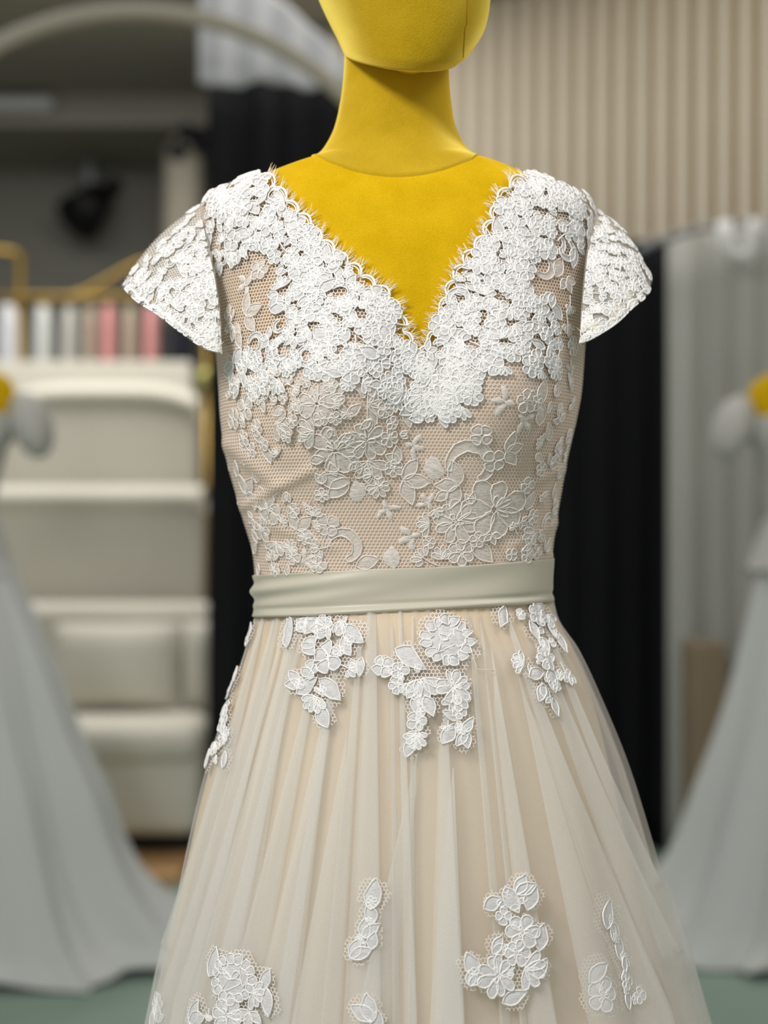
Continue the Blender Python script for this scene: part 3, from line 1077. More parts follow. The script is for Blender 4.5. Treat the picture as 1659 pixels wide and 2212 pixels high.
def motif(kind, r):
    """list of (outline, filled, corded); outline in pixels of the photograph's scale"""
    o = []
    U = random.uniform
    if kind in ('flower', 'clover', 'daisy'):
        n = {'flower': random.choice((5, 5, 6)), 'clover': 4, 'daisy': 9}[kind]
        for k in range(n):
            a = 2 * PI * k / n + U(-.12, .12)
            rr = r * U(.88, 1.1)
            o.append((petal(a, r * .12, rr, rr * math.sin(PI / n) * .90, 12), True, True))
        if kind != 'clover' and r > 15:
            for k in range(3):
                o.append((petal(2.1 * k + U(-.3, .3), r * .02, r * .40, r * .12, 8), False, True))
    elif kind == 'rose':
        n = 15
        for k in range(n):
            a = 2 * PI * k / n + U(-.05, .05)
            o.append((petal(a, r * .58, r * U(.95, 1.06), r * .20, 10, .7), True, True))
        o.append((blob(0, 0, r * .66, r * .66, 0, .03, 20), True, False))
        o.append((leafo(-2.6, r * .95, r * .17, r * .38, -r * .05, 7, -r * .12), True, True))
        o.append((leafo(1.75, r * .75, r * .18, r * .45, -r * .25, 7, -r * .1), True, True))
        o.append((petal(.9, 0, r * .4, r * .13, 9), False, True)); o.append((petal(2.6, 0, r * .35, r * .12, 9), False, True))
    elif kind == 'bloom':
        for k in range(7):
            a = 2 * PI * k / 7 + U(-.15, .15)
            rr = r * U(.85, 1.12)
            o.append((petal(a, r * .10, rr, rr * .39, 14, .42), True, True))
        for k in range(5):
            o.append((petal(-.9 + .5 * k, r * .05, r * U(.4, .55), r * .09, 9), False, True))
    elif kind == 'leaf':
        o.append((leafo(0, 2 * r, r * U(.48, .6), -r, 0, 7, U(-.1, .1) * r), True, True))
    elif kind == 'twin':
        o.append((leafo(.5, 1.5 * r, r * .42, -r * .7, -r * .2), True, True))
        o.append((leafo(-.35, 1.6 * r, r * .42, -r * .7, 0), True, True))
    elif kind == 'trio':
        for a in (-1.15, 0, 1.1):
            o.append((leafo(a + U(-.15, .15), r * U(1.3, 1.6), r * U(.33, .42), -r * .45, 0), True, True))
    elif kind == 'fan':
        for k in range(5):
            a = -1.25 + .62 * k
            o.append((petal(a, -r * .1, r * U(.9, 1.1) * 1.15, r * .33, 12, .4), True, True))
    elif kind == 'sprig':
        for k, a in enumerate((-1.1, -.5, 0, .55, 1.15)):
            o.append((petal(a, r * .25, r * U(.8, 1.15), r * .26, 9, .5), True, True))
        o.append(([(-r, 0), (-r * .4, r * .06), (r * .3, 0)], False, 'open'))
    elif kind == 'scroll':
        c = []
        for k in range(13):
            t = k / 12
            a = 2.9 - 4.3 * t
            rr = r * (.95 - .62 * max(0, t - .35))
            c.append((rr * math.cos(a), rr * math.sin(a)))
        o.append((band(c, r * .24), True, True))
    elif kind == 'frond':
        for a in (-1.0, 0.1, 1.2):
            o.append((blob(r * .6 * math.cos(a), r * .6 * math.sin(a), r * .5, r * .22, a, .2), True, False))
        o.append((blob(-r * .2, 0, r * .4, r * .2, 0, .2), True, False))
    elif kind == 'diamond':
        o.append((blob(0, 0, r * .75, r, 0, .13), True, False))
    elif kind == 'squiggle':
        c = [(-r + 2 * r * k / 10, r * .35 * math.sin(k * 1.9) + U(-1, 1)) for k in range(11)]
        o.append((c, False, 'open'))
    return o


class Surf:
    def __init__(s, bvh, base):
        s.b = bvh; s.base = base

    def snap(s, p, off, nref):
        r_ = s.b.find_nearest(p)
        n = r_[1]
        if n.dot(nref) < 0: n = -n
        # blend with the reference normal so that offsets stay smooth
        return r_[0] + n * (s.base + off), n


S_BOD = Surf(BVT, 0.0036)


def stitch(kind, px, py, r, rot, surf, parent, fill='lace', lift=0.0, name=None, flip=1, label=None, cordr=0.00062, at=None):
    """builds one embroidered motif lying on a surface, with puffed filling and a raised cord outline"""
    if fill == 'lace_thin': cordr = .0005
    h = at or hit(px, py, surf.b)
    if h is None: return None
    p0, n0 = h
    T = Vector((1, 0, 0)) - n0 * n0.x
    if T.length < .15: T = Vector((0, -1, 0)) - n0 * (-n0.y)
    T.normalize()
    Bv = T.cross(n0) * -1
    if Bv.z < 0: Bv = -Bv
    sc = p0.y / F
    ca, sa = math.cos(rot), math.sin(rot)
    fv, ff, cv, cf = [], [], [], []
    for io, (outline, filled, corded) in enumerate(motif(kind, r)):
        pts_, nrm = [], []
        lo = lift + random.uniform(-.0002, .0003) + (.00012 * max(0, io - 14) if kind == 'rose' else .00004 * io)
        wob = r * .03
        for (u, w_) in outline:
            u += random.uniform(-wob, wob); w_ += random.uniform(-wob, wob)
            u *= flip
            uu, vv_ = u * ca - w_ * sa, u * sa + w_ * ca
            q, n = surf.snap(p0 + T * (uu * sc) + Bv * (vv_ * sc), lo, n0)
            pts_.append(q); nrm.append(n)
        N_ = len(pts_)
        if filled and kind == 'scroll':
            b0 = len(fv)
            fv += [q - n * .0002 for q, n in zip(pts_, nrm)]
            ff += [(b0 + k, b0 + k + 1, b0 + N_ - 2 - k, b0 + N_ - 1 - k) for k in range(N_ // 2 - 1)]
        elif filled:
            c = sum(pts_, Vector()) / N_
            nm = sum(nrm, Vector()).normalized()
            c, _ = surf.snap(c, lo + .0002 + random.uniform(0, .0004), n0)
            mid = []
            for q in pts_:
                e, _ = surf.snap(q.lerp(c, .42), lo + .0003, n0)
                mid.append(e)
            b0 = len(fv)
            fv += [q - n * .0003 for q, n in zip(pts_, nrm)] + mid + [c]
            for k in range(N_):
                k2 = (k + 1) % N_
                ff.append((b0 + k, b0 + k2, b0 + N_ + k2, b0 + N_ + k))
                ff.append((b0 + N_ + k, b0 + N_ + k2, b0 + 2 * N_))
        if corded:
            op = corded == 'open'
            b0 = len(cv)
            for k in range(N_):
                a = pts_[k - 1] if (k > 0 or not op) else pts_[k]
                b_ = pts_[(k + 1) % N_] if (k < N_ - 1 or not op) else pts_[k]
                t = (b_ - a)
                t = t.normalized() if t.length > 1e-9 else T
                sd = t.cross(nrm[k]); sd.normalize()
                cc = pts_[k] + nrm[k] * .0004
                cv += [cc + sd * cordr, cc + nrm[k] * cordr * 1.1, cc - sd * cordr, cc - nrm[k] * cordr]
            for k in range(N_ - 1 if op else N_):
                k2 = (k + 1) % N_
                for j in range(4):
                    j2 = (j + 1) % 4
                    cf.append((b0 + k * 4 + j, b0 + k * 4 + j2, b0 + k2 * 4 + j2, b0 + k2 * 4 + j))
    nm = name or {'leaf': 'lace_leaf', 'twin': 'lace_leaf', 'trio': 'lace_leaf', 'sprig': 'lace_leaf', 'frond': 'lace_leaf', 'diamond': 'lace_leaf',
                  'scroll': 'lace_scroll', 'squiggle': 'lace_cord'}.get(kind, 'lace_flower')
    nf = len(fv)
    if not fv and not cv: return None
    o = obj(nm, fv + cv, ff + [tuple(k + nf for k in f) for f in cf], M[fill], parent)
    o.data.materials.append(M['cord_soft' if fill == 'lace_thin' else 'cord'])
    mi = [0] * len(ff) + [1] * len(cf)
    o.data.polygons.foreach_set('material_index', mi)
    if label: o['label'] = label
    STITCHED.append((r, o))
    return o


STITCHED = []
R_ = math.radians
# hand-placed motifs of the fine lower bodice: kind, x, y, r, rotation (deg, counter-clockwise)
SPARSE = [
    ('clover', 1040, 937, 21, 45), ('clover', 1064, 992, 21, 45), ('trio', 1101, 968, 27, 10), ('scroll', 1018, 1008, 46, 20), ('trio', 972, 1046, 34, 180),
    ('bloom', 1064, 1098, 62, 20), ('daisy', 981, 1126, 42, 10), ('fan', 924, 1132, 20, 180), ('leaf', 1038, 1194, 27, -40), ('flower', 994, 1192, 26, 30),
    ('sprig', 918, 1207, 24, 150), ('frond', 888, 962, 24, -20), ('diamond', 936, 1010, 23, 20), ('frond', 924, 1087, 22, 120), ('frond', 890, 1157, 26, 200),
    ('frond', 1092, 868, 28, 160), ('trio', 888, 1036, 36, -5), ('flower', 1131, 864, 23, 20), ('leaf', 1164, 846, 24, 70), ('frond', 1125, 905, 26, -60),
    ('leaf', 1160, 892, 22, 80), ('leaf', 1177, 930, 20, 100), ('diamond', 1202, 888, 18, 0), ('flower', 1197, 978, 16, 0), ('clover', 1132, 1046, 16, 0), ('leaf', 1138, 1080, 18, 60),
    ('fan', 1144, 1146, 24, 200), ('scroll', 1176, 1132, 22, 60), ('twin', 1172, 1178, 18, 80), ('clover', 1150, 1190, 15, 0), ('flower', 1160, 1010, 14, 0), ('leaf', 1189, 1060, 16, 80),
    ('trio', 506, 806, 28, 190), ('flower', 540, 880, 24, 20), ('clover', 514, 905, 20, 40), ('fan', 606, 912, 30, -20), ('bloom', 689, 870, 38, 60), ('scroll', 762, 858, 30, 80),
    ('fan', 793, 872, 34, 0), ('fan', 680, 930, 30, 180), ('bloom', 726, 968, 44, 100), ('daisy', 790, 948, 40, 0), ('fan', 795, 995, 34, -90), ('twin', 729, 1045, 38, 200),
    ('daisy', 817, 1049, 22, 20), ('diamond', 773, 1058, 20, 0), ('frond', 833, 1094, 24, -70), ('trio', 545, 1056, 30, 60), ('flower', 588, 1097, 28, 10), ('trio', 658, 1134, 32, 40),
    ('clover', 712, 1133, 22, 45), ('daisy', 634, 1182, 18, 0), ('sprig', 699, 1182, 22, 200), ('scroll', 744, 1186, 36, 10), ('leaf', 796, 1214, 22, 20), ('flower', 574, 1140, 24, 0),
    ('fan', 602, 1170, 26, -80), ('diamond', 846, 1202, 20, 0), ('frond', 662, 1210, 24, 20), ('leaf', 560, 1180, 20, 70), ('leaf', 566, 940, 18, -40), ('leaf', 585, 980, 18, -60),
    ('flower', 535, 985, 17, 0), ('leaf', 520, 1010, 16, 100), ('leaf', 560, 1020, 18, 100), ('flower', 690, 1218, 18, 0), ('sprig', 596, 1210, 20, 100), ('clover', 640, 1100, 14, 0),
    ('twin', 850, 985, 22, 120), ('flower', 848, 1010, 18, 30), ('fan', 955, 1205, 20, 90), ('leaf', 880, 900, 20, -80),
    ('leaf', 545, 605, 14, 60), ('flower', 567, 585, 20, 0), ('frond', 540, 612, 24, 200), ('trio', 548, 676, 28, 20), ('trio', 512, 716, 22, -100), ('clover', 505, 680, 16, 0),
    ('leaf', 526, 735, 18, -70), ('leaf', 1140, 655, 24, -100), ('scroll', 1162, 578, 30, -40), ('leaf', 1200, 580, 22, 70), ('trio', 1218, 615, 20, -60), ('sprig', 1222, 660, 18, -90),
    ('flower', 1228, 748, 20, 0), ('frond', 1226, 800, 20, 90), ('sprig', 1216, 700, 22, -80)]
for k, x, y, r, a in SPARSE:
    stitch(k, x, y, r * 1.18, R_(a), S_BOD, net, 'lace_soft' if k in ('frond', 'diamond') else 'lace_thin', 0.0)

# dense double lace on the neckline band and the shoulders
DENSE = [
    [(566, 384), (500, 394), (436, 440), (440, 520), (470, 590), (500, 590), (520, 548), (575, 552), (606, 570), (600, 640), (612, 700), (580, 735), (520, 770), (500, 800), (520, 850), (600, 845),
     (640, 800), (700, 815), (760, 845), (830, 850), (860, 885), (900, 902), (905, 779), (868, 728), (856, 690), (836, 655), (790, 618), (740, 577), (690, 527), (640, 470), (600, 420)],
    [(1140, 384), (1215, 395), (1288, 448), (1270, 520), (1240, 560), (1205, 560), (1160, 545), (1130, 585), (1135, 640), (1190, 640), (1200, 720), (1195, 800), (1140, 805), (1120, 770), (1080, 800), (1040, 800),
     (1024, 850), (1000, 886), (960, 903), (900, 902), (905, 779), (940, 742), (960, 684), (990, 610), (1026, 556), (1064, 500), (1082, 452), (1104, 420)]]
KINDS = ['flower'] * 6 + ['daisy'] * 2 + ['leaf'] * 2 + ['fan'] * 3 + ['twin'] * 2 + ['trio'] * 2 + ['clover'] * 2 + ['sprig'] * 2 + ['scroll']


def scatter(poly, dmin, tries):
    xs = [p[0] for p in poly]; ys = [p[1] for p in poly]
    out = []
    for _ in range(tries):
        x, y = random.uniform(min(xs), max(xs)), random.uniform(min(ys), max(ys))
        if not inside(poly, x, y): continue
        if all((x - a) ** 2 + (y - b_) ** 2 > dmin * dmin for a, b_ in out): out.append((x, y))
    return out


for poly in DENSE:
    for (x, y) in scatter(poly, 19.5, 7000):
        stitch(random.choice(KINDS), x, y, random.uniform(15, 26), random.uniform(0, 6.28), S_BOD, net, 'lace', random.uniform(.0001, .0011))
for x, y, r in ((905, 806, 24), (880, 790, 18), (930, 790, 18), (860, 850, 26), (905, 860, 28), (950, 860, 28), (940, 885, 22), (985, 850, 26), (1000, 830, 24)):
    stitch(random.choice(('flower', 'daisy', 'fan')), x, y, r, random.uniform(0, 6), S_BOD, net, 'lace', .001)

for poly in ([(440, 436), (500, 390), (566, 382), (560, 420), (470, 470)], [(1140, 382), (1215, 390), (1290, 445), (1250, 470), (1150, 420)]):
    for (x, y) in scatter(poly, 15, 1500):
        stitch(random.choice(KINDS), x, y, random.uniform(14, 22), random.uniform(0, 6.28), S_BOD, net, 'lace', random.uniform(.0003, .0012))
# finer sprays on the side panels and between the large blooms
for poly, dm in (([(490, 790), (640, 810), (665, 930), (600, 985), (515, 960)], 27), ([(545, 1060), (690, 1070), (690, 1225), (568, 1235)], 25), ([(1150, 820), (1238, 820), (1205, 1030), (1150, 1020)], 27),
                 ([(1125, 1050), (1197, 1060), (1183, 1200), (1118, 1205)], 25), ([(670, 850), (880, 890), (850, 1040), (700, 1070)], 30), ([(950, 1030), (1110, 1060), (1110, 1205), (900, 1215)], 32),
                 ([(590, 800), (860, 850), (880, 900), (700, 890), (560, 860)], 26)):
    for (x, y) in scatter(poly, dm, 1500):
        if all((x - q[1]) ** 2 + (y - q[2]) ** 2 > (q[3] * .75) ** 2 for q in SPARSE):
            stitch(random.choice(('flower', 'leaf', 'trio', 'sprig', 'flower', 'twin', 'fan', 'clover', 'leaf')), x, y, random.uniform(13, 20), random.uniform(0, 6.28), S_BOD, net, 'lace_thin', .0002)

# the pattern goes on around the sides and the back
done = []
for _ in range(900):
    i_ = int(np.searchsorted(pys, random.uniform(640, 1225))); j_ = random.randrange(nt)
    sj = math.sin(2 * PI * j_ / nt)
    if sj > -.12 or not keep[i_ * nt + j_]: continue
    p_ = Vector(TV[i_, j_])
    if all((p_ - q).length > .021 for q in done):
        done.append(p_)
        stitch(random.choice(('flower', 'leaf', 'trio', 'sprig', 'twin', 'fan', 'clover', 'daisy')), 0, 0, random.uniform(16, 26), random.uniform(0, 6.28), S_BOD, net, 'lace_thin', .0002, at=(p_, Vector(TN[i_, j_])))
# princess seams seen through the net
for line in (((650, 800), (662, 880), (680, 960), (690, 1040), (692, 1120), (696, 1225)), ((1150, 800), (1140, 880), (1132, 960), (1124, 1040), (1116, 1120), (1110, 1212))):
    sl = smooth_line(line, 40)
    v = []
    for (x, y) in sl:
        for dx in (-13, -5, 4, 12):
            h = hit(x + dx, y); v.append(h[0] + h[1] * .0032)
    obj('seam_tape', v, grid_faces(40, 4, False), M['tape'], dress)


# scalloped neckline border with eyelash fringe
def border(line, surf, parent, chord, height, side, lash, name):
    pts_ = resample(line, chord)
    mb = MB(); fr = MB(); nb = []
    nbf = []
    for a, b_ in zip(pts_, pts_[1:]):
        d = (b_ - a); nrm = Vector((-d.y, d.x)).normalized() * side
        hh = height * random.uniform(.85, 1.2)
        for (s_, rr, w) in ((1.0, hh, .0011), (.66, hh * .58, .0006)):
            arc_ = []
            for k in range(9):
                t = k / 8
                q = a.lerp(b_, .5 + (t - .5) * (1.0 if s_ == 1 else .78)) + nrm * rr * (math.sin(PI * t) ** .65)
                h = hit(q.x, q.y, surf.b)
                if h: arc_.append(h[0] + h[1] * (surf.base + .0006))
            if len(arc_) > 3: mb.tube(arc_, w, 5)
        for _ in range(lash):
            t = random.random()
            q = a.lerp(b_, t) + nrm * hh * (math.sin(PI * t) ** .65)
            dirv = (nrm + d.normalized() * random.uniform(-.55, .55)).normalized()
            L_ = random.uniform(10, 25)
            cv = d.normalized() * random.uniform(-4, 4)
            hair = []
            for k in range(4):
                u = k / 3
                qq = q + dirv * L_ * u + cv * u * u
                h = hit(qq.x, qq.y, surf.b)
                if h is None and hair: hair.append(hair[-1] + (hair[-1] - hair[-2] if len(hair) > 1 else Vector((0, 0, -.002))))
                elif h: hair.append(h[0] + h[1] * (surf.base + .0008 + .0016 * u))
            if len(hair) == 4: fr.tube(hair, [.0004, .00034, .00026, .00012], 4)
    o = mb.build(name, M['cord'], parent)
    if fr.v:
        tag(fr.build('eyelash_fringe', M['fringe'], parent), kind='stuff')
    return o


S_CHEST = Surf(BVT, 0.0026)
border(NL, S_CHEST, dress, 38, 15, -1, 15, 'scalloped_border')
border(NR, S_CHEST, dress, 38, 15, -1, 15, 'scalloped_border')


# ---- cap sleeves
def sleeve(sign, seam_pts, hem_pts, bulge):
    """front seam and hem polylines in photo pixels (underarm first, shoulder top last)"""
    n, ns = 90, 30
    se = smooth_line(seam_pts, n // 2 + 1); he = smooth_line(hem_pts, n // 2 + 1)
    v = []
    uv = []
    for i in range(n + 1):
        t = i / n                    # 0 front underarm .. 0.5 shoulder top .. 1 back underarm
        k = i if i <= n // 2 else n - i
        sg = 1 if i <= n // 2 else -1
        u = k / (n // 2)
        ys = Y0 - sg * (.078 * max(0, math.cos(u * PI / 2)) ** .5)
        yh = Y0 - sg * (.082 * max(0, math.cos(u * PI / 2)) ** .38)
        A_ = P3(se[k][0], se[k][1], ys); B_ = P3(he[k][0], he[k][1], yh)
        for j in range(ns):
            s_ = j / (ns - 1)
            p = A_.lerp(B_, s_)
            bl = math.sin(PI * s_) * bulge * (.25 + .75 * u)
            p += Vector((sign * bl * (.55), -sg * bl * .5 * (1 - u), bl * .85 * u + .2 * bl))
            v.append(p)
            uv.append((t * .36, s_ * .09))
    fcs = grid_faces(n + 1, ns, False)
    return v, fcs, uv


SEAM_L = [(476, 764), (474, 700), (466, 620), (450, 540), (438, 480), (434, 442)]
HEM_L = [(476, 764), (440, 752), (395, 722), (340, 680), (296, 652), (262, 616)]
SEAM_R = [(1256, 742), (1258, 690), (1264, 610), (1272, 540), (1284, 490), (1290, 452)]
HEM_R = [(1256, 744), (1290, 726), (1330, 700), (1368, 664), (1396, 640), (1410, 604)]
for sign, se, he, dense_p, sparse_l, lab in (
    (-1, SEAM_L, HEM_L,
     [(262, 612), (300, 572), (330, 590), (390, 640), (470, 690), (474, 755), (440, 745), (395, 715), (340, 672), (296, 645)],
     [('leaf', 375, 480, 14, 60), ('twin', 352, 536, 18, 20), ('leaf', 395, 510, 14, 100), ('sprig', 405, 505, 18, 60), ('flower', 398, 556, 19, 10), ('clover', 418, 582, 15, 0), ('leaf', 440, 590, 16, -70),
      ('twin', 420, 455, 18, 200), ('frond', 442, 630, 18, -60), ('leaf', 458, 640, 14, -80), ('trio', 380, 520, 14, -40), ('sprig', 428, 530, 18, -80)],
     'capped sleeve of ivory net with white corded lace'),
    (1, SEAM_R, HEM_R,
     [(1410, 606), (1385, 560), (1350, 500), (1318, 470), (1300, 490), (1330, 540), (1335, 590), (1320, 650), (1280, 680), (1258, 690), (1258, 740), (1290, 720), (1330, 695), (1368, 660), (1396, 634)],
     [('flower', 1285, 570, 22, 0), ('leaf', 1270, 640, 14, 60), ('trio', 1282, 545, 16, 100), ('sprig', 1296, 520, 16, 60), ('leaf', 1278, 600, 16, -40)],
     'capped sleeve of ivory net with white corded lace')):
    sv_, sf_, suv = sleeve(sign, se, he, .006)
    so = recalc(obj('sleeve', sv_, sf_, M['net'], dress, True, suv))
    bv = BVHTree.FromPolygons([tuple(p) for p in sv_], sf_)
    S_ = Surf(bv, .0006)
    for (x, y) in scatter(dense_p, 17, 4000):
        stitch(random.choice(KINDS), x, y, random.uniform(13, 22), random.uniform(0, 6.28), S_, so, 'lace', random.uniform(0, .0008))
    full = [se[i] for i in range(len(se))] + [he[i] for i in range(len(he) - 1, 0, -1)]
    for (x, y) in scatter(full, 21, 2500):
        if not inside(dense_p, x, y):
            stitch(random.choice(KINDS), x, y, random.uniform(13, 20), random.uniform(0, 6.28), S_, so, 'lace', .0002)
    for k, x, y, r, a in sparse_l:
        stitch(k, x, y, r * 1.25, R_(a), S_, so, 'lace', 0)
    # sheer second layer of the sleeve
    inner = [Vector(p) + (Vector((Xp(870), Y0, Vector(p).z)) - Vector(p)).normalized() * .0015 for p in sv_]
    recalc(obj('sleeve_mesh', inner, sf_, M['sleeve_mesh'], so, True, suv))
    hem = smooth_line(he, 60)
    ins = [(x + (1 if sign < 0 else -1) * 3, y - 5) for x, y in hem]
    border(ins[1:-1], S_, so, 30, 8, 1 if sign < 0 else -1, 5 if sign > 0 else 2, 'scalloped_border')

# ---- satin belt
BT = [(540, 1244), (556, 1243), (700, 1236), (800, 1229), (900, 1226), (1000, 1221), (1100, 1213), (1184, 1206), (1200, 1205)]
BB = [(540, 1334), (553, 1333), (700, 1331), (800, 1326), (900, 1319), (1000, 1313), (1100, 1308), (1190, 1299), (1205, 1298)]
n, nrw = 160, 34
v = []
for i in range(nrw):
    t = i / (nrw - 1)
    for k in range(n):
        a = 2 * PI * k / n
        s_, c_ = math.sin(a), math.cos(a)
        for it in range(1):
            px0 = 871 + 317 * c_
            pyt = float(np.interp(px0, [q[0] for q in BT], [q[1] for q in BT]))
            pyb = float(np.interp(px0, [q[0] for q in BB], [q[1] for q in BB]))
        # photograph rows are seen at the front surface, closer than the axis
        front_d = .09 * max(0, s_)
        py_img = pyt + (pyb - pyt) * t
        zz_ = CAMZ - (py_img - 1106) / F * (Y0 - front_d)
        py_row = 1106 - (zz_ - CAMZ) / SC
        xl, xr = Xp(tor(1, py_row)), Xp(tor(2, py_row)); bf, bb = tor(3, py_row), tor(4, py_row)
        ex = 2 / 2.1
        left = max(0, -c_)
        off = .0048 + .0010 * math.sin(t * 9 + 2 * c_) * (.2 + left) + .0012 * math.sin(t * 17 + 5 * c_) * left + .0020 * max(0, s_) * math.exp(-((t - .92) / .06) ** 2) - .001 * math.exp(-((t - .80) / .06) ** 2)
        if t > .985: off -= .002
        off += .0004 * math.sin(6 * c_ + 7 * t) * (s_ > 0)
        x = (xl + xr) / 2 + ((xr - xl) / 2 + off) * math.copysign(abs(c_) ** ex, c_)
        y = Y0 - ((bf if s_ > 0 else bb) + off) * math.copysign(abs(s_) ** ex, s_)
        v.append((x, y, zz_))
belt = recalc(obj('belt', v, grid_faces(nrw, n), M['satin'], dress))
belt['label'] = 'smooth sage-ivory satin ribbon belt'
sm = belt.modifiers.new('thick', 'SOLIDIFY'); sm.thickness = .0012

# ---- skirt
#      py    xl    xr   (lining)   xl    xr  (tulle)   front back
SK = [(1285, 561, 1187, 557, 1191, .0905, .0875),
      (1330, 556, 1196, 552, 1201, .0965, .093),
      (1400, 537, 1236, 531, 1246, .103, .110),
      (1520, 497, 1280, 490, 1302, .113, .135),
      (1650, 456, 1312, 447, 1354, .122, .160),
      (1800, 419, 1346, 410, 1400, .131, .185),
      (2000, 378, 1402, 369, 1455, .142, .220),
      (2212, 334, 1478, 325, 1514, .154, .250),
      (2600, 250, 1600, 238, 1630, .19, .30),
      (3300, 90, 1790, 76, 1815, .27, .38),
      (4040, -60, 1960, -76, 1990, .36, .46)]
SKA = np.array(SK, float)


_SKC = {}


def sk(col, py):
    k = (col, round(py, 3))
    if k not in _SKC: _SKC[k] = float(pchip(SKA[:, 0], SKA[:, col], py))
    return _SKC[k]


spys = np.concatenate([np.linspace(1296, 2300, 90), np.linspace(2340, 4000, 24)])
NS = 480


def skirt_pt(py, a, layer, off=0.0, ph=0.0):
    xl, xr = (sk(1, py), sk(2, py)) if layer == 0 else (sk(3, py), sk(4, py))
    xl, xr = Xp(xl), Xp(xr)
    bf, bb = sk(5, py), sk(6, py)
    t = (py - 1300) / 900.0
    t = min(max(t, 0), 1.6)
    if layer == 0:
        fold = .0018 * t * (math.sin(9 * a + 1) + .6 * math.sin(15 * a + 2.2))
        o = off
    else:
        g = math.exp(-max(0, py - 1320) / 160.0)
        fold = (.0006 + .004 * t) * (.6 * math.sin(13 * a + 2.0 + ph) + .5 * math.sin(22 * a + .7 + ph)) + .0014 * g * math.sin(70 * a + 2 * math.sin(5 * a))
        o = off + .0005 + .0055 * min(1, max(0, (py - 1315) / 90)) + .009 * min(t, 1)
    c_, s_ = math.cos(a), math.sin(a)
    x = (xl + xr) / 2 + ((xr - xl) / 2 + (off if layer == 0 else off) + fold * .6) * c_
    y = Y0 - ((bf if s_ > 0 else bb) + o + fold) * s_
    return (x, y, Zp(py))


def skirt_mesh(layer, name, mat, off, ph, nsn):
    v = [skirt_pt(py, 2 * PI * k / nsn, layer, off, ph) for py in spys for k in range(nsn)]
    return v, grid_faces(len(spys), nsn)


v, f = skirt_mesh(0, 'skirt_lining', None, 0, 0, 200)
sl_o = recalc(obj('skirt_lining', v, f, M['skirt_lining'], dress))
sl_o['label'] = 'opaque champagne skirt lining'
v, f = skirt_mesh(1, 'tulle_layer', None, 0.0, 0, 480)
tl1 = recalc(obj('tulle_layer', v, f, M['tulle'], dress))
BVS = BVHTree.FromPolygons(v, f)
v2, f2 = skirt_mesh(1, 'tulle_layer', None, -.004, 1.7, 300)
v2 = [tuple(p) for p in v2]
tl2 = recalc(obj('tulle_layer', v2, f2, M['tulle'], dress))
for t_ in (tl1, tl2): t_['label'] = 'sheer ivory tulle layer'


def ang_at(px, py):
    """angle on the skirt whose front point shows at pixel px when its row is at image height py"""
    best = None
    lo, hi = 0.02, PI - 0.02
    for _ in range(40):
        a = (lo + hi) / 2
        q = skirt_pt(py, a, 1)
        x = 829.5 + F * q[0] / q[1]
        if x > px: lo = a
        else: hi = a
    return (lo + hi) / 2


# folded pleats: (x of the sharp fold at the belt, at the bottom), (x of the soft side at the belt, at the bottom), first row
PLEATS = [   # (fold at its top, at the frame's foot), (soft side at its top, at the foot), top row
    ((812, 824), (794, 742), 1320), ((962, 1000), (950, 930), 1500), ((755, 640), (758, 706), 1560), ((640, 425), (652, 520), 1320), ((600, 372), (612, 440), 1320),
    ((720, 560), (724, 640), 1460), ((866, 900), (860, 872), 1320), ((1116, 1262), (1122, 1360), 1450), ((1098, 1420), (1090, 1352), 1340), ((1140, 1480), (1130, 1412), 1330),
    ((1060, 1192), (1052, 1140), 1400), ((690, 500), (696, 560), 1400), ((906, 770), (910, 850), 1610), ((575, 345), (580, 392), 1320), ((978, 1000), (974, 928), 1640),
    ((1165, 1505), (1158, 1468), 1320), ((1010, 1078), (1018, 1104), 1330), ((780, 700), (786, 738), 1330), ((660, 462), (664, 492), 1330), ((890, 884), (894, 898), 1330), ((1035, 1120), (1040, 1138), 1330),
    ((742, 600), (748, 628), 1330), ((845, 852), (850, 866), 1330), ((620, 400), (624, 418), 1340)]
for (s0, s1), (q0, q1), y0 in PLEATS:
    rows = list(np.linspace(1106 + (y0 - 1106) * .92, 2110, 48)) + list(np.linspace(2170, 4000, 12))
    v = []
    nc = 17
    hold = None
    for py in rows:
        yi = 1106 + (py - 1106) * Y0 / (Y0 - sk(5, py) - .012)      # where this row shows on the front of the skirt
        tw = (yi - y0) / (2212.0 - y0)
        t = min(1.0, max(0.0, tw))
        if tw < 1.06 or hold is None:
            tc_ = max(0.0, tw)
            aS = ang_at(s0 + (s1 - s0) * tc_, py); wq = 1.0 if y0 < 1345 else min(1.0, tc_ * 6)
            xs_ = s0 + (s1 - s0) * tc_
            aQ = ang_at(xs_ + (q0 + (q1 - q0) * tc_ - xs_) * wq, py)
            hold = (aS, aQ)
        else:
            aS, aQ = hold
        h = .0004 + .0055 * t
        prof = []
        for k in range(9):
            u = k / 8
            prof.append((aQ + (aS - aQ) * u, .0005 + h * u ** .7))
        e = .0008 / .3 * (1 if aS > aQ else -1)
        prof += [(aS + e, .0005 + h * .75), (aS + e, .0005 + h * .5), (aS, .0005 + h * .3)]
        for k in range(1, 6):
            u = k / 5
            prof.append((aS + (aQ - aS) * u * .85, .0004 + h * .25 * (1 - u)))
        v += [skirt_pt(py, a, 1, o_) for a, o_ in prof]
    obj('tulle_pleat', v, grid_faces(len(rows), nc, False), M['pleat'], dress)
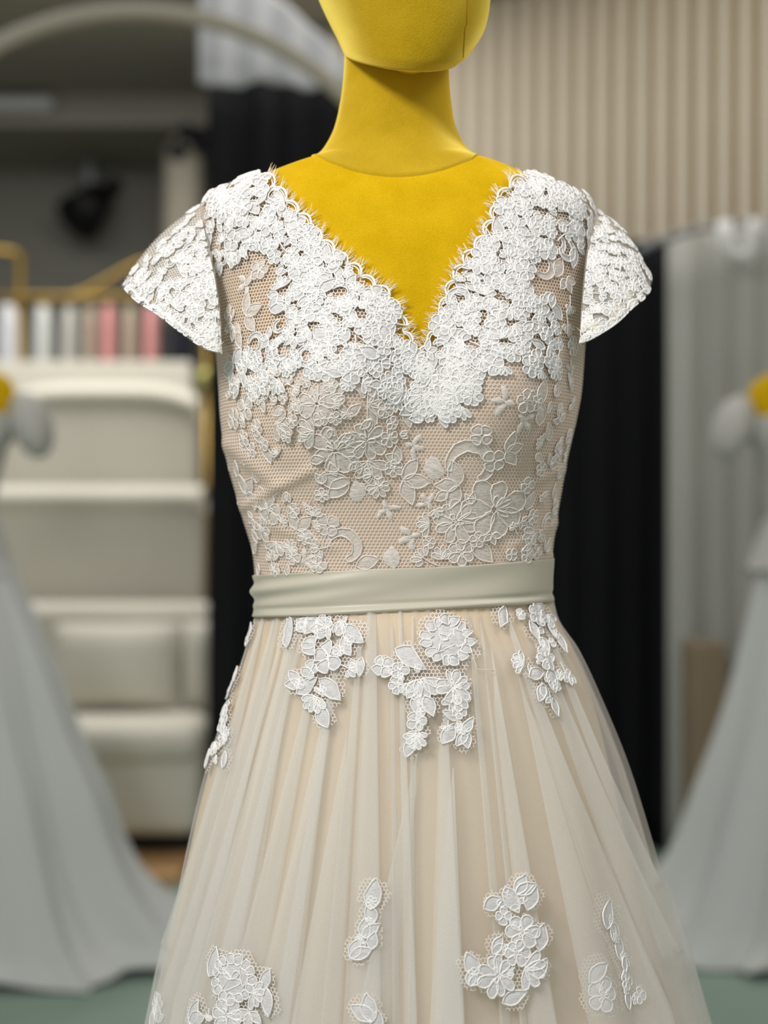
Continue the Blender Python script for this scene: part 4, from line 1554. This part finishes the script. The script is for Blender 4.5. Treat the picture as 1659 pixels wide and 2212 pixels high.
# pleats on the back, from the waist to the floor
for k in range(12):
    a0 = PI + .25 + k * (PI - .5) / 11
    rows = list(np.linspace(1320, 4000, 24))
    v = []
    for py in rows:
        t = min(1, (py - 1320) / 900)
        wd = .04 + .06 * t
        h = .0015 + .0045 * t
        for u in np.linspace(0, 1, 7): v.append(skirt_pt(py, a0 + wd * u, 1, .0005 + h * u))
        for u in np.linspace(0, 1, 5): v.append(skirt_pt(py, a0 + wd * (1 - .8 * u), 1, .0003 + h * .3 * (1 - u)))
    obj('tulle_pleat', v, grid_faces(len(rows), 12, False), M['pleat'], dress)

# ---- lace appliques on the skirt
S_SK = Surf(BVS, .0012)
APP = [
    [('leaf', 624, 1366, 32, -98), ('fan', 690, 1338, 30, -100), ('twin', 655, 1352, 20, -110), ('flower', 704, 1356, 26, 0), ('twin', 672, 1395, 26, -10), ('leaf', 762, 1370, 28, -40), ('leaf', 750, 1398, 22, -60),
     ('flower', 714, 1420, 30, 20), ('fan', 735, 1345, 22, -60), ('sprig', 752, 1444, 20, -20), ('leaf', 780, 1442, 18, -100), ('twin', 638, 1474, 24, 150), ('leaf', 667, 1482, 26, 30), ('leaf', 714, 1490, 30, -45),
     ('fan', 684, 1508, 26, -110), ('leaf', 701, 1548, 24, -65), ('clover', 675, 1448, 17, 10)],
    [('rose', 966, 1384, 58, 0), ('leaf', 888, 1425, 34, -35), ('fan', 915, 1470, 34, -80), ('clover', 828, 1440, 20, 30), ('flower', 862, 1450, 17, 0), ('flower', 857, 1481, 17, 40), ('twin', 900, 1490, 24, -100),
     ('leaf', 901, 1524, 22, -80), ('leaf', 927, 1526, 20, -70), ('flower', 902, 1558, 18, 0), ('sprig', 906, 1580, 20, -100), ('fan', 900, 1592, 20, -110), ('leaf', 883, 1618, 16, -110),
     ('daisy', 980, 1484, 33, 0), ('fan', 985, 1505, 26, -80), ('leaf', 972, 1546, 16, 150), ('leaf', 968, 1584, 22, 60), ('leaf', 1010, 1566, 18, 50), ('twin', 1002, 1598, 22, -110), ('clover', 990, 1540, 13, 0)],
    [('leaf', 1085, 1332, 24, -105), ('flower', 1152, 1326, 24, 0), ('fan', 1180, 1332, 22, -70), ('leaf', 1150, 1366, 22, -60), ('leaf', 1186, 1362, 24, -80), ('leaf', 1208, 1388, 24, -60), ('twin', 1170, 1395, 20, -80),
     ('flower', 1176, 1424, 24, 20), ('fan', 1126, 1434, 20, 170), ('leaf', 1156, 1458, 22, 20), ('leaf', 1190, 1470, 24, -75), ('sprig', 1214, 1452, 18, -50), ('twin', 1230, 1470, 14, -70), ('twin', 1172, 1498, 24, -90), ('leaf', 1194, 1530, 18, -65)],
    [('leaf', 543, 1366, 18, 60), ('flower', 528, 1404, 17, 0), ('leaf', 520, 1430, 22, 70), ('twin', 512, 1462, 18, 70), ('flower', 500, 1492, 18, 0), ('fan', 492, 1525, 22, -100), ('flower', 486, 1558, 20, 0), ('daisy', 490, 1592, 18, 0),
     ('fan', 470, 1606, 20, -110), ('leaf', 454, 1640, 18, 60), ('leaf', 490, 1642, 16, 80)],
    [('rose', 512, 2112, 52, 0), ('leaf', 478, 2078, 28, 70), ('fan', 555, 2140, 24, -30), ('leaf', 584, 2112, 22, 60), ('leaf', 592, 2162, 26, -80), ('twin', 440, 2190, 34, 30), ('flower', 500, 2190, 30, 0), ('trio', 545, 2195, 24, -90)],
    [('leaf', 807, 1930, 28, 80), ('leaf', 800, 1972, 20, 100), ('twin', 795, 2005, 24, 60), ('twin', 776, 2050, 26, 40), ('leaf', 806, 2030, 16, 80), ('twin', 790, 2180, 32, 120), ('leaf', 812, 2200, 18, 80)],
    [('twin', 1122, 1912, 26, 40), ('leaf', 1058, 1950, 22, 20), ('leaf', 1100, 1942, 26, -60), ('leaf', 1140, 1936, 24, 70), ('clover', 1082, 1976, 16, 0), ('flower', 1122, 2010, 30, 0), ('leaf', 1160, 2022, 24, 80), ('twin', 1070, 2042, 26, 30),
     ('flower', 1110, 2056, 24, 0), ('daisy', 1066, 2104, 38, 0), ('fan', 1130, 2090, 32, -20), ('leaf', 1160, 2090, 20, 60), ('leaf', 1104, 2150, 26, 20), ('leaf', 1012, 2080, 22, 110), ('twin', 1015, 2110, 20, 60)],
    [('leaf', 1308, 1975, 28, 75), ('twin', 1322, 2010, 22, -70), ('leaf', 1332, 2050, 22, -80), ('twin', 1345, 2080, 18, -60), ('flower', 1348, 2120, 16, 0), ('leaf', 1352, 2160, 18, -80), ('clover', 1376, 2150, 15, 0), ('leaf', 1290, 2100, 26, 40), ('flower', 1300, 2150, 30, 0)],
    [('flower', 344, 2168, 20, 0), ('leaf', 336, 2200, 18, 80), ('twin', 350, 2195, 16, 40)]]
for gi, grp in enumerate(APP):
    S_SK = Surf(BVS, .0068 if gi in (4, 6) else (.0045 if gi == 5 else .0014))
    vs_, fs_, us_ = [], [], []
    for k, x, y, r, a in grp:
        h = hit(x, y, BVS)
        if h is None: continue
        p0, n0 = h
        T = (Vector((1, 0, 0)) - n0 * n0.x).normalized(); Bv = n0.cross(T)
        if Bv.z < 0: Bv = -Bv
        b0 = len(vs_); N_ = 18
        for q in range(N_):
            t = 2 * PI * q / N_
            rr = r * random.uniform(1.1, 1.4) * (1.35 if gi in (3, 7) else 1) * p0.y / F
            q_, _ = S_SK.snap(p0 + T * rr * math.cos(t) + Bv * rr * math.sin(t), -.0008 + .00003 * len(us_) % .0003, n0)
            vs_.append(q_)
        c_, _ = S_SK.snap(p0, -.0006, n0)
        vs_.append(c_)
        fs_ += [(b0 + q, b0 + (q + 1) % N_, b0 + N_) for q in range(N_)]
    if not vs_: continue
    us_ = [(p[0], p[2]) for p in vs_]
    ap = obj('lace_applique', vs_, fs_, M['net'], dress, True, us_)
    for (k, x, y, r, a), (k2, x2, y2, r2, a2) in zip(grp, grp[1:]):
        if math.hypot(x - x2, y - y2) < 75:
            stitch(random.choice(('clover', 'leaf', 'sprig', 'flower')), (x + x2) / 2 + random.uniform(-5, 5), (y + y2) / 2 + random.uniform(-5, 5), random.uniform(10, 14), random.uniform(0, 6.28), S_SK, ap, 'lace', .0002)
    for k, x, y, r, a in grp:
        stitch(k, x, y, r * (1.0 if k == 'rose' else 1.2), R_(a), S_SK, ap, 'lace', random.uniform(.0003, .0008))
# loose thread hanging from the rose
th = [hit(x, y, BVS) for x, y in ((1020, 1404), (1022, 1420), (1026, 1440), (1030, 1447), (1048, 1449), (1066, 1451))]
m = MB(); m.tube([h[0] + h[1] * .004 for h in th if h], .0003, 5); m.build('loose_thread', M['fringe'], dress)

# past 300 of one kind of lace piece on this dress, the smallest are one joined part
STITCHED = [(r, o, o.name.split('.')[0]) for r, o in STITCHED]
for nm in ('lace_flower', 'lace_leaf'):
    mine = sorted([(r, i, o) for i, (r, o, kn) in enumerate(STITCHED) if kn == nm], key=lambda q: -q[0])
    rest = [o for _, _, o in mine[300:]]
    if not rest: continue
    by_mat = {}
    for o in rest: by_mat.setdefault(o.data.materials[0].name, []).append(o)
    for grp_ in by_mat.values():
        vs_, fs_, mi_ = [], [], []
        for o in grp_:
            b0 = len(vs_)
            vs_ += [tuple(v_.co) for v_ in o.data.vertices]
            fs_ += [tuple(b0 + k for k in p.vertices) for p in o.data.polygons]
            mi_ += [p.material_index for p in o.data.polygons]
        me = bpy.data.meshes.new('lace_filling'); me.from_pydata(vs_, [], fs_)
        for m_ in grp_[0].data.materials: me.materials.append(m_)
        me.polygons.foreach_set('material_index', mi_)
        me.polygons.foreach_set('use_smooth', [True] * len(me.polygons))
        jo = bpy.data.objects.new('lace_filling', me); COL.objects.link(jo)
        jo.parent = dress; jo['kind'] = 'stuff'
        for o in grp_: bpy.data.objects.remove(o)
